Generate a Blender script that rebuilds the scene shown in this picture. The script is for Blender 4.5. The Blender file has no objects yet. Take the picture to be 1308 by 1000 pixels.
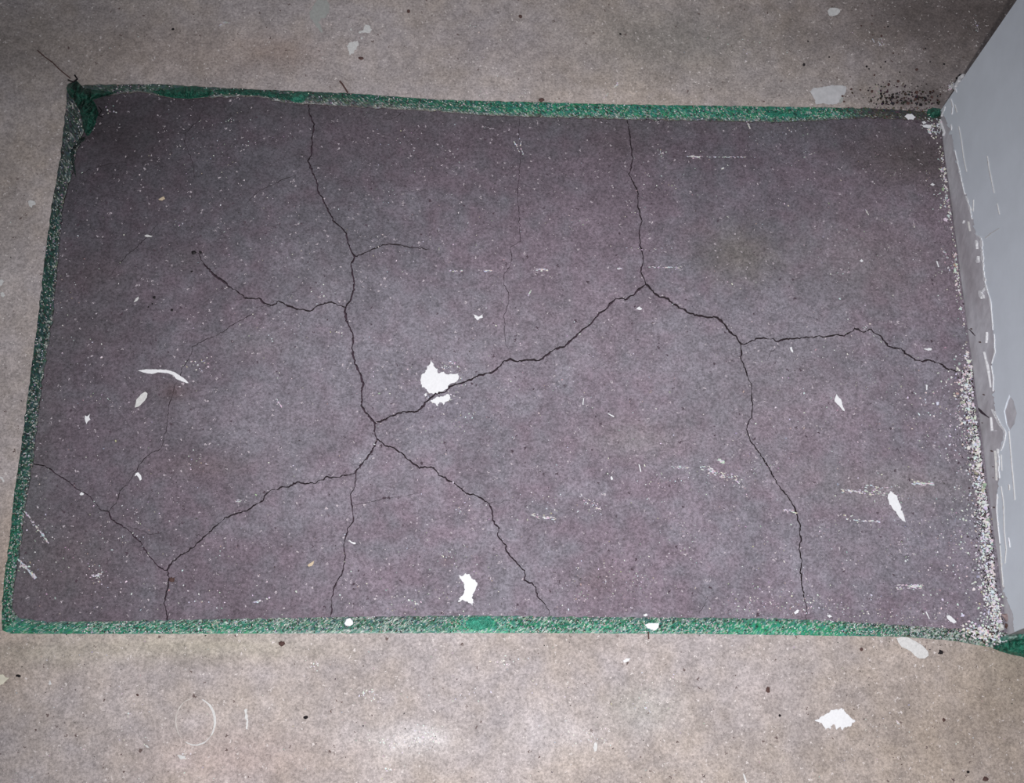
import bpy, bmesh, math, random
from mathutils import Vector, Matrix, noise
from mathutils.geometry import delaunay_2d_cdt as raw_cdt
def delaunay_2d_cdt(pts, edges, faces, kind, eps):       # the triangulator wants every outline anticlockwise
    fixed = []
    for f in faces:
        a = sum(pts[f[i - 1]][0] * pts[f[i]][1] - pts[f[i]][0] * pts[f[i - 1]][1] for i in range(len(f)))
        fixed.append(list(f) if a > 0 else list(f)[::-1])
    return raw_cdt([Vector((p[0], p[1])) for p in pts], edges, fixed, kind, eps)
random.seed(7)
SC = bpy.context.scene
COL = SC.collection

# ---------------------------------------------------------------- camera
W = 1.12                       # width of the patch in metres; origin at its near left corner
FPX = 1750.0
R1 = Vector((0.9971246, -0.0196849, 0.0731783)); R2 = Vector((-0.0065588, 0.9396297, 0.3421300)); R3 = Vector((0.0754953, 0.3416262, -0.9367988))   # world x, y, z axes seen in camera axes (right, up, depth)
CPOS = Vector((0.4349452, -0.2715252, 1.5248809))
cam = bpy.data.objects.new('camera', bpy.data.cameras.new('camera'))
COL.objects.link(cam); SC.camera = cam
right = Vector((R1[0], R2[0], R3[0])); up = Vector((R1[1], R2[1], R3[1])); fwd = Vector((R1[2], R2[2], R3[2]))
m = Matrix((right, up, -fwd)).transposed().to_4x4(); m.translation = CPOS
cam.matrix_world = m
cam.data.sensor_fit = 'HORIZONTAL'; cam.data.sensor_width = 36; cam.data.lens = FPX / 1308 * 36
cam.data.clip_start = 0.01

def ray(px, py):
    return (right * (px - 654) + up * (500 - py) + fwd * FPX).normalized()
def P(px, py, z=0.0):
    d = ray(px, py); t = (z - CPOS.z) / d.z
    return CPOS + d * t
def WALLP(px, py, x):
    d = ray(px, py); t = (x - CPOS.x) / d.x
    return CPOS + d * t
MM = 0.001
PX = (P(655, 500) - P(654, 500)).length       # metres per pixel in the middle of the frame

# ---------------------------------------------------------------- light
world = bpy.data.worlds.new('world'); SC.world = world; world.use_nodes = True
bg = world.node_tree.nodes['Background']; bg.inputs[0].default_value = (0.92, 0.94, 1.0, 1); bg.inputs[1].default_value = 0.25
lamp = bpy.data.lights.new('flash', 'SPOT'); lamp.energy = 116; lamp.color = (1.0, 0.97, 0.96)
lamp.spot_size = math.radians(66); lamp.spot_blend = 1.0; lamp.shadow_soft_size = 0.012
fl = bpy.data.objects.new('flash', lamp); COL.objects.link(fl)
fl.location = CPOS + right * 0.045 + up * -0.02 + fwd * -0.01
aim = P(720, 670)
fl.rotation_euler = (aim - fl.location).to_track_quat('-Z', 'Y').to_euler()
SC.view_settings.view_transform = 'Standard'; SC.view_settings.look = 'None'
SC.view_settings.gamma = 1; SC.view_settings.use_curve_mapping = False
SC.view_settings.exposure = 0.0

# ---------------------------------------------------------------- helpers
def tag(o, label=None, cat=None, group=None, kind=None):
    if label: o['label'] = label
    if cat: o['category'] = cat
    if group: o['group'] = group
    if kind: o['kind'] = kind
    return o

def empty(name, loc=(0, 0, 0)):
    o = bpy.data.objects.new(name, None); COL.objects.link(o); o.location = loc
    o.empty_display_size = 0.02
    return o

def mesh(name, verts, faces, mat, parent=None, cols=None, smooth=False, mats=None, midx=None):
    me = bpy.data.meshes.new(name)
    org = Vector((0, 0, 0))
    if parent is None and verts:
        n = len(verts)
        org = Vector((sum(v[0] for v in verts) / n, sum(v[1] for v in verts) / n, min(v[2] for v in verts)))
    elif parent is not None:
        org = parent.matrix_world.translation if parent.parent else parent.location
    me.from_pydata([Vector(v) - org for v in verts], [], faces)
    if mats:
        for mm in mats: me.materials.append(mm)
        me.polygons.foreach_set('material_index', midx)
    else:
        me.materials.append(mat)
    if cols:
        a = me.color_attributes.new('tint', 'FLOAT_COLOR', 'POINT')
        flat = []
        for c in cols: flat += [c[0], c[1], c[2], 1.0]
        a.data.foreach_set('color', flat)
    if smooth: me.polygons.foreach_set('use_smooth', [True] * len(me.polygons))
    me.update()
    o = bpy.data.objects.new(name, me); COL.objects.link(o)
    if parent is None: o.location = org
    else: o.parent = parent
    return o

def fbm(x, y, s, seed=0.0, oct=3):
    return noise.fractal(Vector((x * s + seed, y * s - seed * 1.7, seed)), 0.7, 2.0, oct)

def crop(x0, y0, pts):                                   # points read off a 3.964x enlargement
    return [(x0 + a / 3.964, y0 + b / 3.964) for a, b in pts]

def lerp_poly(pts, step):                                # resample a polyline
    out = []
    for (a, b) in zip(pts[:-1], pts[1:]):
        d = math.hypot(b[0] - a[0], b[1] - a[1]); n = max(1, int(d / step))
        for k in range(n): t = k / n; out.append((a[0] + (b[0] - a[0]) * t, a[1] + (b[1] - a[1]) * t))
    out.append(pts[-1]); return out

# ---------------------------------------------------------------- materials
def nt(name):
    m = bpy.data.materials.new(name); m.use_nodes = True
    t = m.node_tree; b = t.nodes['Principled BSDF']
    return m, t, b
def N(t, kind, **kw):
    n = t.nodes.new(kind)
    for k, v in kw.items():
        if isinstance(k, str) and hasattr(n, k): setattr(n, k, v)
    return n
def ramp(t, src, stops):
    r = t.nodes.new('ShaderNodeValToRGB'); e = r.color_ramp.elements
    while len(e) < len(stops): e.new(0.5)
    for i, (p, c) in enumerate(stops):
        e[i].position = p; e[i].color = (c, c, c, 1) if not isinstance(c, tuple) else (*c, 1)
    t.links.new(src, r.inputs[0]); return r.outputs[0]
def mix(t, a, b, fac, mode='MIX'):
    n = t.nodes.new('ShaderNodeMix'); n.data_type = 'RGBA'; n.blend_type = mode
    for s, v in ((n.inputs[6], a), (n.inputs[7], b), (n.inputs[0], fac)):
        if hasattr(v, 'links') or hasattr(v, 'is_linked'): t.links.new(v, s)
        else: s.default_value = v if not isinstance(v, tuple) else (*v, 1)
    return n.outputs[2]
def noise_tex(t, vec, scale, detail=3, rough=0.6, dist=0):
    n = t.nodes.new('ShaderNodeTexNoise'); n.inputs['Scale'].default_value = scale
    n.inputs['Detail'].default_value = detail; n.inputs['Roughness'].default_value = rough
    n.inputs['Distortion'].default_value = dist
    t.links.new(vec, n.inputs['Vector']); return n.outputs[0]
def specks(t, vec, scale, keep, size, seed):              # sparse dots: random voronoi cells, each with a small core
    mp = t.nodes.new('ShaderNodeMapping'); mp.inputs['Location'].default_value = (seed, seed * 2, 0)
    dn = t.nodes.new('ShaderNodeTexNoise'); dn.inputs['Scale'].default_value = 520; dn.inputs['Detail'].default_value = 2; t.links.new(vec, dn.inputs['Vector'])
    ma = t.nodes.new('ShaderNodeVectorMath'); ma.operation = 'MULTIPLY_ADD'; ma.inputs[1].default_value = (.007, .007, .007)
    t.links.new(dn.outputs['Color'], ma.inputs[0]); t.links.new(vec, ma.inputs[2]); t.links.new(ma.outputs[0], mp.inputs[0])
    v = t.nodes.new('ShaderNodeTexVoronoi'); v.inputs['Scale'].default_value = scale
    t.links.new(mp.outputs[0], v.inputs['Vector'])
    sp = t.nodes.new('ShaderNodeSeparateColor'); t.links.new(v.outputs['Color'], sp.inputs[0])
    a = ramp(t, sp.outputs[0], [(keep, 1.0), (keep + 0.01, 0.0)])
    # core radius varies from cell to cell
    mu = t.nodes.new('ShaderNodeMath'); mu.operation = 'MULTIPLY'; t.links.new(sp.outputs[1], mu.inputs[0]); mu.inputs[1].default_value = size
    lt = t.nodes.new('ShaderNodeMath'); lt.operation = 'LESS_THAN'; t.links.new(v.outputs['Distance'], lt.inputs[0]); t.links.new(mu.outputs[0], lt.inputs[1])
    m2 = t.nodes.new('ShaderNodeMath'); m2.operation = 'MULTIPLY'; t.links.new(lt.outputs[0], m2.inputs[0]); t.links.new(a, m2.inputs[1])
    return m2.outputs[0]

def concrete(name, grain, lo, hi, pale, dark, bump=0.35, rough=0.85, dk=0.10, wk=0.10):
    m, t, b = nt(name)
    tc = t.nodes.new('ShaderNodeTexCoord'); vec = tc.outputs['Object']
    at = t.nodes.new('ShaderNodeAttribute'); at.attribute_name = 'tint'
    c = at.outputs['Color']
    n1 = noise_tex(t, vec, grain, 4, 0.75)
    n2 = noise_tex(t, vec, grain * 0.22, 3, 0.6)
    n3 = noise_tex(t, vec, 16, 4, 0.6, 0.4)
    c = mix(t, c, ramp(t, n1, [(0.34, lo), (0.66, hi)]), 1.0, 'MULTIPLY')
    c = mix(t, c, ramp(t, n2, [(0.3, 0.86), (0.7, 1.12)]), 1.0, 'MULTIPLY')
    c = mix(t, c, ramp(t, n3, [(0.3, 0.86), (0.7, 1.12)]), 1.0, 'MULTIPLY')
    c = mix(t, c, dark, specks(t, vec, 190, dk, 0.34, 3.1))
    c = mix(t, c, pale, specks(t, vec, 330, wk, 0.42, 7.7))
    c = mix(t, c, pale, specks(t, vec, 130, wk * 0.5, 0.20, 1.7))
    t.links.new(c, b.inputs['Base Color']); b.inputs['Roughness'].default_value = rough
    b.inputs['Specular IOR Level'].default_value = 0.25
    bp = t.nodes.new('ShaderNodeBump'); bp.inputs['Strength'].default_value = bump; bp.inputs['Distance'].default_value = 0.0012
    t.links.new(n1, bp.inputs['Height']); t.links.new(bp.outputs[0], b.inputs['Normal'])
    return m

M_floor = concrete('beige_concrete', 360, 0.66, 1.30, (0.66, 0.61, 0.60), (0.13, 0.095, 0.09), 0.8, dk=0.06, wk=0.12)
M_patch = concrete('purple_grey_concrete', 360, 0.58, 1.42, (0.50, 0.45, 0.49), (0.07, 0.05, 0.065), 0.8, dk=0.08, wk=0.07)

def plain(name, col, rough=0.8, var=0.12, scale=120, bump=0.2, spec=0.3, tint=False, bd=0.001):
    m, t, b = nt(name)
    tc = t.nodes.new('ShaderNodeTexCoord'); vec = tc.outputs['Object']
    n1 = noise_tex(t, vec, scale, 4, 0.6)
    if tint:
        at = t.nodes.new('ShaderNodeAttribute'); at.attribute_name = 'tint'; src = at.outputs['Color']
    else: src = col
    c = mix(t, src, ramp(t, n1, [(0.3, 1 - var), (0.7, 1 + var)]), 1.0, 'MULTIPLY')
    t.links.new(c, b.inputs['Base Color']); b.inputs['Roughness'].default_value = rough
    b.inputs['Specular IOR Level'].default_value = spec
    bp = t.nodes.new('ShaderNodeBump'); bp.inputs['Strength'].default_value = bump; bp.inputs['Distance'].default_value = bd
    t.links.new(n1, bp.inputs['Height']); t.links.new(bp.outputs[0], b.inputs['Normal'])
    return m
M_dirt = plain('crack_dirt', (0.055, 0.036, 0.052), 0.95, 0.3, 300)
M_side = plain('crack_side_shade', (0.060, 0.045, 0.055), 0.95, 0.3, 300)  # dark colour stands in for unlit concrete on the slab sides
M_white = plain('white_plaster', (0.74, 0.75, 0.78), 0.75, 0.05, 500)
M_offwhite = plain('dusty_plaster', (0.60, 0.60, 0.60), 0.8, 0.12, 400)
M_greyplaster = plain('grey_filler', (0.36, 0.37, 0.36), 0.8, 0.12, 300)
M_crumb = plain('crumb', (0.5, 0.5, 0.5), 0.85, 0.1, 400, tint=True)
M_film = plain('green_polythene', (0, 0, 0), 0.42, 0.25, 300, 0.5, 0.5, tint=True)
M_gloss = plain('glossy_green_polythene', (0, 0, 0), 0.30, 0.45, 190, 1.0, 0.5, tint=True, bd=0.006)
M_black = plain('black_bit', (0.006, 0.004, 0.006), 0.6)
M_brown = plain('brown_bit', (0.09, 0.05, 0.045), 0.8)
M_tan = plain('tan_stone', (0.55, 0.45, 0.33), 0.8)
M_paint = plain('grey_wall_paint', (0.710, 0.775, 0.850), 0.5, 0.035, 26, 0.15, 0.35)
M_bare = plain('bare_wall_plaster', (0, 0, 0), 0.85, 0.10, 90, 0.3, 0.2, tint=True)
M_pink = plain('pink_rubble', (0.30, 0.23, 0.23), 0.85, 0.35, 200, 0.6)

# ---------------------------------------------------------------- cracks of the patch (traced)
J1 = (452.9, 326.9); J2 = (441.8, 391.8); J3 = (478.8, 540.4); J4 = (481.4, 560); J5 = (454.1, 603.4)
J6 = (213.2, 728); J7 = (825.2, 362.3); J8 = (946.3, 438.7); J9 = (138.7, 652.6)
JK = (346.4, 389.5)
CR = []                                                   # (points in px, width in px, name)
def crack(pts, w): CR.append((pts, w))
crack([(395, 120), (394, 138)] + crop(330, 0, [(262,585),(283,625),(272,700),(270,775),(252,812),(275,870),(295,915),(300,965),(318,990)]) +
      crop(330, 250, [(350,65),(385,130),(435,170),(450,215),(470,280)]) + [J1], 2.0)
crack([J1] + crop(330, 250, [(470,350),(478,400),(487,440),(478,480),(465,530)]) + [J2], 2.3)
crack([J2] + crop(330, 250, [(443,610),(460,660),(478,700),(475,770),(490,850),(515,900),(532,945),(525,990)]) +
      crop(330, 500, [(522,70),(548,110)]) + [J3], 2.5)
crack([J3] + crop(330, 500, [(588,205)]) + [J4], 2.4)
crack([J4] + crop(330, 500, [(580,290),(550,335),(520,365)]) + [J5], 2.8)
crack([J5] + crop(330, 500, [(440,425),(380,433),(345,430),(320,445),(280,465),(235,465),(205,457),(160,475),(110,485),(60,505),(38,520),(25,550)]) +
      crop(0, 500, [(1300,565),(1250,600),(1190,620),(1140,640),(1090,680),(1045,720),(1000,765),(950,805),(900,835),(865,870)]) + [J6], 1.9)
crack([J6] + crop(0, 500, [(850,920),(850,990)]) + crop(0, 750, [(845,15),(830,75),(840,110),(848,165)]) + [(214, 800)], 1.8)
crack([J5] + crop(330, 500, [(495,430),(490,480),(468,520),(470,560),(480,610),(478,660),(450,700),(440,745),(430,780),(440,830),(430,890),(425,920),(400,955),(385,990)]) +
      crop(330, 750, [(378,20),(368,60),(372,110),(365,150)]) + [(422, 798)], 1.7)
crack([J4] + crop(330, 500, [(640,270),(690,285),(735,322),(775,355),(815,383),(880,380),(910,415),(960,445),(1010,475),(1050,515),(1110,530),(1165,560),(1185,600),(1190,650),(1218,690),(1215,730),(1250,775),(1265,820),(1305,865)]) +
      crop(660, 500, [(40,905),(42,955),(75,970),(95,990)]) + crop(660, 750, [(110,50),(140,85),(165,115),(167,150)]) + [(703, 796)], 1.9)
crack([J3] + crop(330, 500, [(620,150),(660,128),(700,112),(740,100),(790,105),(830,75),(865,30),(905,10)]) +
      crop(330, 250, [(945,990),(980,960),(1030,945),(1080,930),(1120,905),(1175,895),(1215,870),(1245,835),(1275,827)]) + [(658.5, 461)] +
      crop(660, 250, [(60,828),(115,832),(150,805),(195,770),(215,772),(250,758),(265,735),(300,710),(350,665),(385,640),(420,590),(455,570),(480,540),(505,522),(550,520),(590,500),(620,475)]) + [J7], 2.4)
crack([J7] + crop(660, 250, [(630,380),(640,335),(640,295),(628,255),(622,200),(625,160),(635,125),(625,90),(615,40),(612,10)]) +
      crop(660, 0, [(618,975),(590,920),(572,880),(588,800),(575,690),(568,640),(560,600)]) + [(801, 140)], 1.6)
crack([J7] + crop(660, 250, [(690,480),(720,508),(765,518),(805,555),(850,575),(900,600),(950,610),(1010,612),(1040,635),(1065,660),(1075,685),(1110,705)]) + [J8], 2.7)
crack([J8] + crop(660, 250, [(1170,745),(1215,720),(1260,718),(1300,722)]) +
      crop(978, 250, [(55,735),(100,722),(200,718),(265,708),(300,715),(360,702),(400,705),(440,685),(450,668),(490,685),(540,675),(565,698),(590,710),(620,755),(660,772),(690,772),(715,800),(770,832),(800,838),(825,830),(870,840),(920,872),(960,885),(1035,892)]) + [(1252, 476)], 2.0)
crack([J8] + crop(660, 250, [(1140,790),(1138,820),(1155,860),(1170,915),(1188,950),(1190,990)]) +
      crop(660, 500, [(1195,60),(1192,130),(1170,160),(1168,200),(1180,240),(1215,290),(1250,340),(1275,380),(1300,430)]) +
      crop(978, 500, [(35,420),(60,465),(100,515),(130,555),(155,600),(165,650),(180,680),(172,715),(180,745),(172,800),(185,850),(178,910),(185,980)]) + [(1027,760),(1031,775),(1030,800)], 1.6)
crack([J2] + crop(330, 250, [(410,552),(375,538),(320,545),(290,560),(260,580),(215,572),(170,565),(125,540),(105,533)]) + [JK], 2.0)
crack([JK] + crop(330, 250, [(30,540),(0,515)]) +
      crop(0, 250, [(1270,518),(1240,512),(1200,480),(1165,462),(1130,430),(1085,400),(1060,370),(1030,345),(1012,305),(1000,285)]), 2.0)
crack([JK] + crop(330, 250, [(0,560)]) + crop(0, 250, [(1300,580),(1260,605),(1220,630),(1160,660),(1130,690),(1080,710),(1040,725),(1000,750),(975,760),(965,800),(945,840),(925,865)]) +
      [(231,478),(222,495),(215,520),(213,545)] + crop(0, 500, [(825,240),(815,290),(760,310),(735,330),(705,370),(690,400),(665,435),(645,470),(610,490),(590,560)]) + [J9], 1.2)
crack([(20, 590)] + crop(0, 500, [(160,365),(200,370),(245,385),(290,420),(340,450),(385,490),(440,520),(480,560),(510,600)]) + [J9], 1.4)
crack([J9] + crop(0, 500, [(560,645),(600,670),(655,705),(710,760),(730,800),(765,845),(800,885)]) + [J6], 1.8)
crack([J1] + crop(330, 250, [(520,295),(560,275),(610,255),(660,240),(700,245),(760,255),(800,262),(870,268)]), 1.6)
crack([(663,138)] + crop(660, 0, [(15,600),(10,680),(20,750),(15,860),(5,960)]) + crop(660, 250, [(5,0),(12,100),(18,230)]) +
      crop(330, 250, [(1275,260),(1285,320),(1270,360),(1245,395),(1245,450),(1270,495),(1265,550),(1245,600),(1250,740),(1275,790)]) + [(651.8, 459)], 1.15)
crack(crop(0, 0, [(1020,560),(1005,600),(970,640),(940,670),(935,720),(975,820),(985,900)]), 1.1)
crack(crop(0, 250, [(800,140),(770,175),(700,250),(680,268),(640,300),(600,345),(560,400)]), 1.2)
crack(crop(330, 0, [(740,560),(690,595),(650,605)]), 1.0)
crack(crop(0, 0, [(1250,1020),(1310,965),(1430,905),(1500,880)]), 0.9)
crack(crop(0, 0, [(400,880),(470,850),(520,830),(600,820)]), 0.9)
crack(crop(978, 250, [(75,752),(30,790),(10,830)]), 0.9)
crack(crop(660, 750, [(970,40),(950,90),(925,130)]), 0.9)
crack(crop(330, 250, [(610,255),(630,225),(670,180)]), 0.9)
crack(crop(330, 500, [(1165,560),(1230,560),(1290,540)]), 0.8)
crack(crop(330, 500, [(480,575),(560,560),(640,540),(760,525),(830,505)]), 0.8)
crack(crop(0, 500, [(640,680),(720,705),(760,722),(820,712)]), 0.9)
crack(crop(0, 500, [(985,722),(1040,730)]), 1.0)
crack(crop(330, 500, [(425,415),(445,395)]), 0.9)
crack(crop(660, 250, [(210,735),(205,790)]), 0.9)

# outlines of the green sheet's visible edge (px): outer = edge of the floor, inner = edge of the patch
TOP_O = [(86,108),(100,110),(115,108),(200,107),(270,111),(330,114),(450,119),(560,127),(660,129.5),(790,133),(900,134.5),(1000,136),(1115,138),(1202,143)]
TOP_I = [(100,128),(130,122),(180,117),(215,124),(240,126),(270,124),(330,123),(365,131),(450,136),(560,142),(620,147),(700,149.5),(800,152),(900,154),(1000,156),(1110,150),(1204,154)]
LEFT_O = [(86,108),(85,128),(77,200),(66,262),(57,330),(48,410),(36,500),(27,570),(18,630),(12,690),(5,740),(2,780),(3,805)]
LEFT_I = [(100,128),(108,165),(96,200),(90,228),(80,262),(74,330),(68,400),(55,480),(50,520),(42,590),(33,640),(27,690),(19,740),(15,775),(24,789)]
BOT_O = [(3,805),(12,809),(60,809.5),(230,809.5),(560,808.5),(700,808.5),(880,809.5),(1000,811),(1060,812),(1150,813),(1215,818),(1285,830)]
BOT_I = [(24,789),(60,794),(130,793.5),(330,790),(430,788),(600,786),(700,787.5),(900,789),(1000,790),(1060,793),(1130,797),(1220,803),(1284,808)]

def wob(pts, amp, seed, step=3.0):
    pts = lerp_poly(pts, step); out = []
    for i, (x, y) in enumerate(pts):
        if i in (0, len(pts) - 1): out.append((x, y)); continue
        dx = noise.noise(Vector((i * .35, seed, 1))) * amp; dy = noise.noise(Vector((i * .35, seed, 9))) * amp
        out.append((x + dx, y + dy))
    return out
TOP_Ow, TOP_Iw = wob(TOP_O, 1.3, 1), wob(TOP_I, 2.2, 2)
LEFT_Ow, LEFT_Iw = wob(LEFT_O, 1.6, 3), wob(LEFT_I, 2.4, 4)
BOT_Ow, BOT_Iw = wob(BOT_O, 1.0, 5), wob(BOT_I, 1.8, 6)
xy = lambda p: P(*p).to_2d()

# ---------------------------------------------------------------- tints (stains, hue changes, broad darker areas of the far floor)
def blob_list(lst):
    return [(P(x, y).to_2d(), rx * PX, ry * PX, c, a) for x, y, rx, ry, c, a in lst]
def apply_blobs(c, x, y, blobs):
    for q, rx, ry, k, a in blobs:
        d = ((x - q.x) / rx) ** 2 + ((y - q.y) / ry) ** 2
        if d < 6:
            w = a * math.exp(-d * (1 + .5 * noise.noise(Vector((x * 60, y * 60, 4)))))
            c = [c[i] * (1 - w) + k[i] * w for i in range(3)]
    return c
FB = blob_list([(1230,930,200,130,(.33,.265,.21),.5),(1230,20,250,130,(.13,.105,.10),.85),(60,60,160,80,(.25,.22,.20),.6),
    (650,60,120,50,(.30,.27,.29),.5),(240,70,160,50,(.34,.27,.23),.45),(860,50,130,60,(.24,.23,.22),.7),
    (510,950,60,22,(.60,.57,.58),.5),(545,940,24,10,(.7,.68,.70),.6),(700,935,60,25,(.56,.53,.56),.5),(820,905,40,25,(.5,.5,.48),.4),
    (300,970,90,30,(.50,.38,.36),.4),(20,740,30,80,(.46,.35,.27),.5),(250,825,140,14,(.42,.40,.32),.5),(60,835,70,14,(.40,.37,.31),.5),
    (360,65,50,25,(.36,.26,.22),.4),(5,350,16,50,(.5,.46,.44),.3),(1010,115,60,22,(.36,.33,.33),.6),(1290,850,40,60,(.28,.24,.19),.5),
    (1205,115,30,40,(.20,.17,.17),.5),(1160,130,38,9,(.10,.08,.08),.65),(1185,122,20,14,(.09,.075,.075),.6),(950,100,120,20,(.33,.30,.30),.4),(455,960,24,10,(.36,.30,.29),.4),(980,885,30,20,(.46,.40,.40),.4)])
PB = blob_list([(222,500,20,13,(.11,.07,.075),.8),(115,350,60,35,(.115,.085,.095),.5),(110,420,60,40,(.10,.085,.095),.5),(765,740,30,18,(.105,.075,.085),.55),
    (572,716,14,9,(.09,.06,.075),.6),(1165,200,90,50,(.085,.070,.068),.75),(1110,330,110,80,(.125,.105,.105),.4),(945,325,50,38,(.155,.138,.125),.7),
    (790,180,60,30,(.10,.080,.092),.55),(500,180,120,40,(.125,.10,.12),.4),(150,170,80,50,(.09,.078,.088),.6),(80,720,60,60,(.115,.10,.10),.4),
    (280,540,120,60,(.165,.155,.18),.4),(700,420,160,60,(.18,.165,.19),.3),(560,520,50,30,(.15,.135,.17),.4),(815,560,60,25,(.19,.165,.17),.4),
    (480,620,110,10,(.12,.10,.12),.25),(690,580,30,22,(.13,.105,.125),.35),(330,440,50,20,(.19,.18,.20),.4),(260,595,60,14,(.17,.12,.13),.35),
    (380,505,100,60,(.17,.155,.185),.3),(1150,620,110,30,(.17,.15,.15),.4),(1100,700,60,30,(.15,.12,.14),.3),(240,330,25,14,(.12,.11,.12),.5),
    (40,600,30,200,(.12,.12,.12),.35),(650,150,550,14,(.105,.10,.11),.5),(420,345,60,60,(.155,.145,.165),.35),(1000,500,160,120,(.165,.145,.16),.3)])
def smooth(a, b, x):
    t = min(1, max(0, (x - a) / (b - a))); return t * t * (3 - 2 * t)
def floor_tint(x, y):
    n = fbm(x, y, 3.1, 11.0); n2 = fbm(x, y, 11, 23.0)
    a = (.420, .362, .328); b = (.400, .362, .368)
    t = min(1, max(0, .5 + n * .8 + fbm(x, y, 34, 87.0, 2) * .5))
    c = [a[i] * (1 - t) + b[i] * t for i in range(3)]
    k = 1 + .07 * n2
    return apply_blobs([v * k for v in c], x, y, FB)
def patch_tint(x, y):
    n = fbm(x, y, 4.0, 31.0); n2 = fbm(x, y, 14, 43.0); n3 = fbm(x, y, 60, 53.0, 2)
    a = (.150, .121, .149); b = (.150, .141, .167)
    t = min(1, max(0, .5 + n * .7 + fbm(x, y, 38, 77.0, 2) * .8))
    c = [a[i] * (1 - t) + b[i] * t for i in range(3)]
    k = (1 + .10 * n2) * (1 + .07 * n3)
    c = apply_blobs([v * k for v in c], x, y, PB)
    u, v = x / W, y / .685                                  # the left end and far edge of the patch are darker
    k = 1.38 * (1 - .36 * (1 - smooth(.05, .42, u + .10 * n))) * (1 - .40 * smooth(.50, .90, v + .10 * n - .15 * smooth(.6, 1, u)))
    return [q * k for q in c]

# ---------------------------------------------------------------- floor with its opening
def poly_inside(p, poly):
    x, y = p; c = False; j = len(poly) - 1
    for i in range(len(poly)):
        a, b = poly[i], poly[j]
        if (a[1] > y) != (b[1] > y) and x < (b[0] - a[0]) * (y - a[1]) / (b[1] - a[1] + 1e-12) + a[0]: c = not c
        j = i
    return c
hole = [xy(p) for p in TOP_Ow] + [Vector((W + .05, xy(TOP_O[-1]).y)), Vector((W + .05, xy(BOT_O[-1]).y))] + [xy(p) for p in reversed(BOT_Ow)] + [xy(p) for p in reversed(LEFT_Ow)][1:-1]
def build_floor():
    xs = []; v = -2.0
    def axis(lo, hi, a, b, fine):
        out = []; t = lo
        while t < hi:
            out.append(t); t += fine if a <= t <= b else 0.12
        out.append(hi); return out
    X = axis(-2.0, 3.2, -.20, 1.50, .0085); Y = axis(-2.2, 3.0, -.32, .98, .0085)
    hp = hole
    minx, maxx, miny, maxy = min(p.x for p in hp), max(p.x for p in hp), min(p.y for p in hp), max(p.y for p in hp)
    pts = list(hp); nh = len(hp)
    for x in X:
        for y in Y:
            if minx + .03 < x < maxx - .01 and miny + .03 < y < maxy - .03: continue
            jx = x + random.uniform(-.001, .001) if X[0] < x < X[-1] else x
            jy = y + random.uniform(-.001, .001) if Y[0] < y < Y[-1] else y
            pts.append(Vector((jx, jy)))
    faces = [list(range(nh))]
    V, E_, F, ov, oe, of = delaunay_2d_cdt(pts, [], faces, 0, 1e-6)
    tris = [f for f, o in zip(F, of) if not o]
    bott = {}; vs = [(v.x, v.y, 0.0) for v in V]
    edges = {}
    for f in tris:
        for a, b in zip(f, f[1:] + f[:1]):
            k = (min(a, b), max(a, b)); edges[k] = (a, b) if k not in edges else None
    fs = [list(f) for f in tris]; mi = [0] * len(fs)
    for e in edges.values():
        if not e: continue
        for q in e:
            if q not in bott:
                bott[q] = len(vs); vs.append((vs[q][0], vs[q][1], -.06))
        a, b = e; fs.append([b, a, bott[a], bott[b]]); mi.append(0)
    used = set(q for f in fs for q in f)
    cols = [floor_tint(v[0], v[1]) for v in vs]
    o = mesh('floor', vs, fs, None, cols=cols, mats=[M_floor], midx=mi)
    tag(o, 'worn beige concrete floor around the darker patch', kind='structure')
    return o
floor = build_floor()
# ground under everything in the opening
sub = mesh('floor_sub_base', [(-.1, -.1, -.059), (W + .1, -.1, -.059), (W + .1, .8, -.059), (-.1, .8, -.059)], [[0, 1, 2, 3]], M_dirt)
tag(sub, 'dark hardcore under the floor slab', kind='structure')

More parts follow.
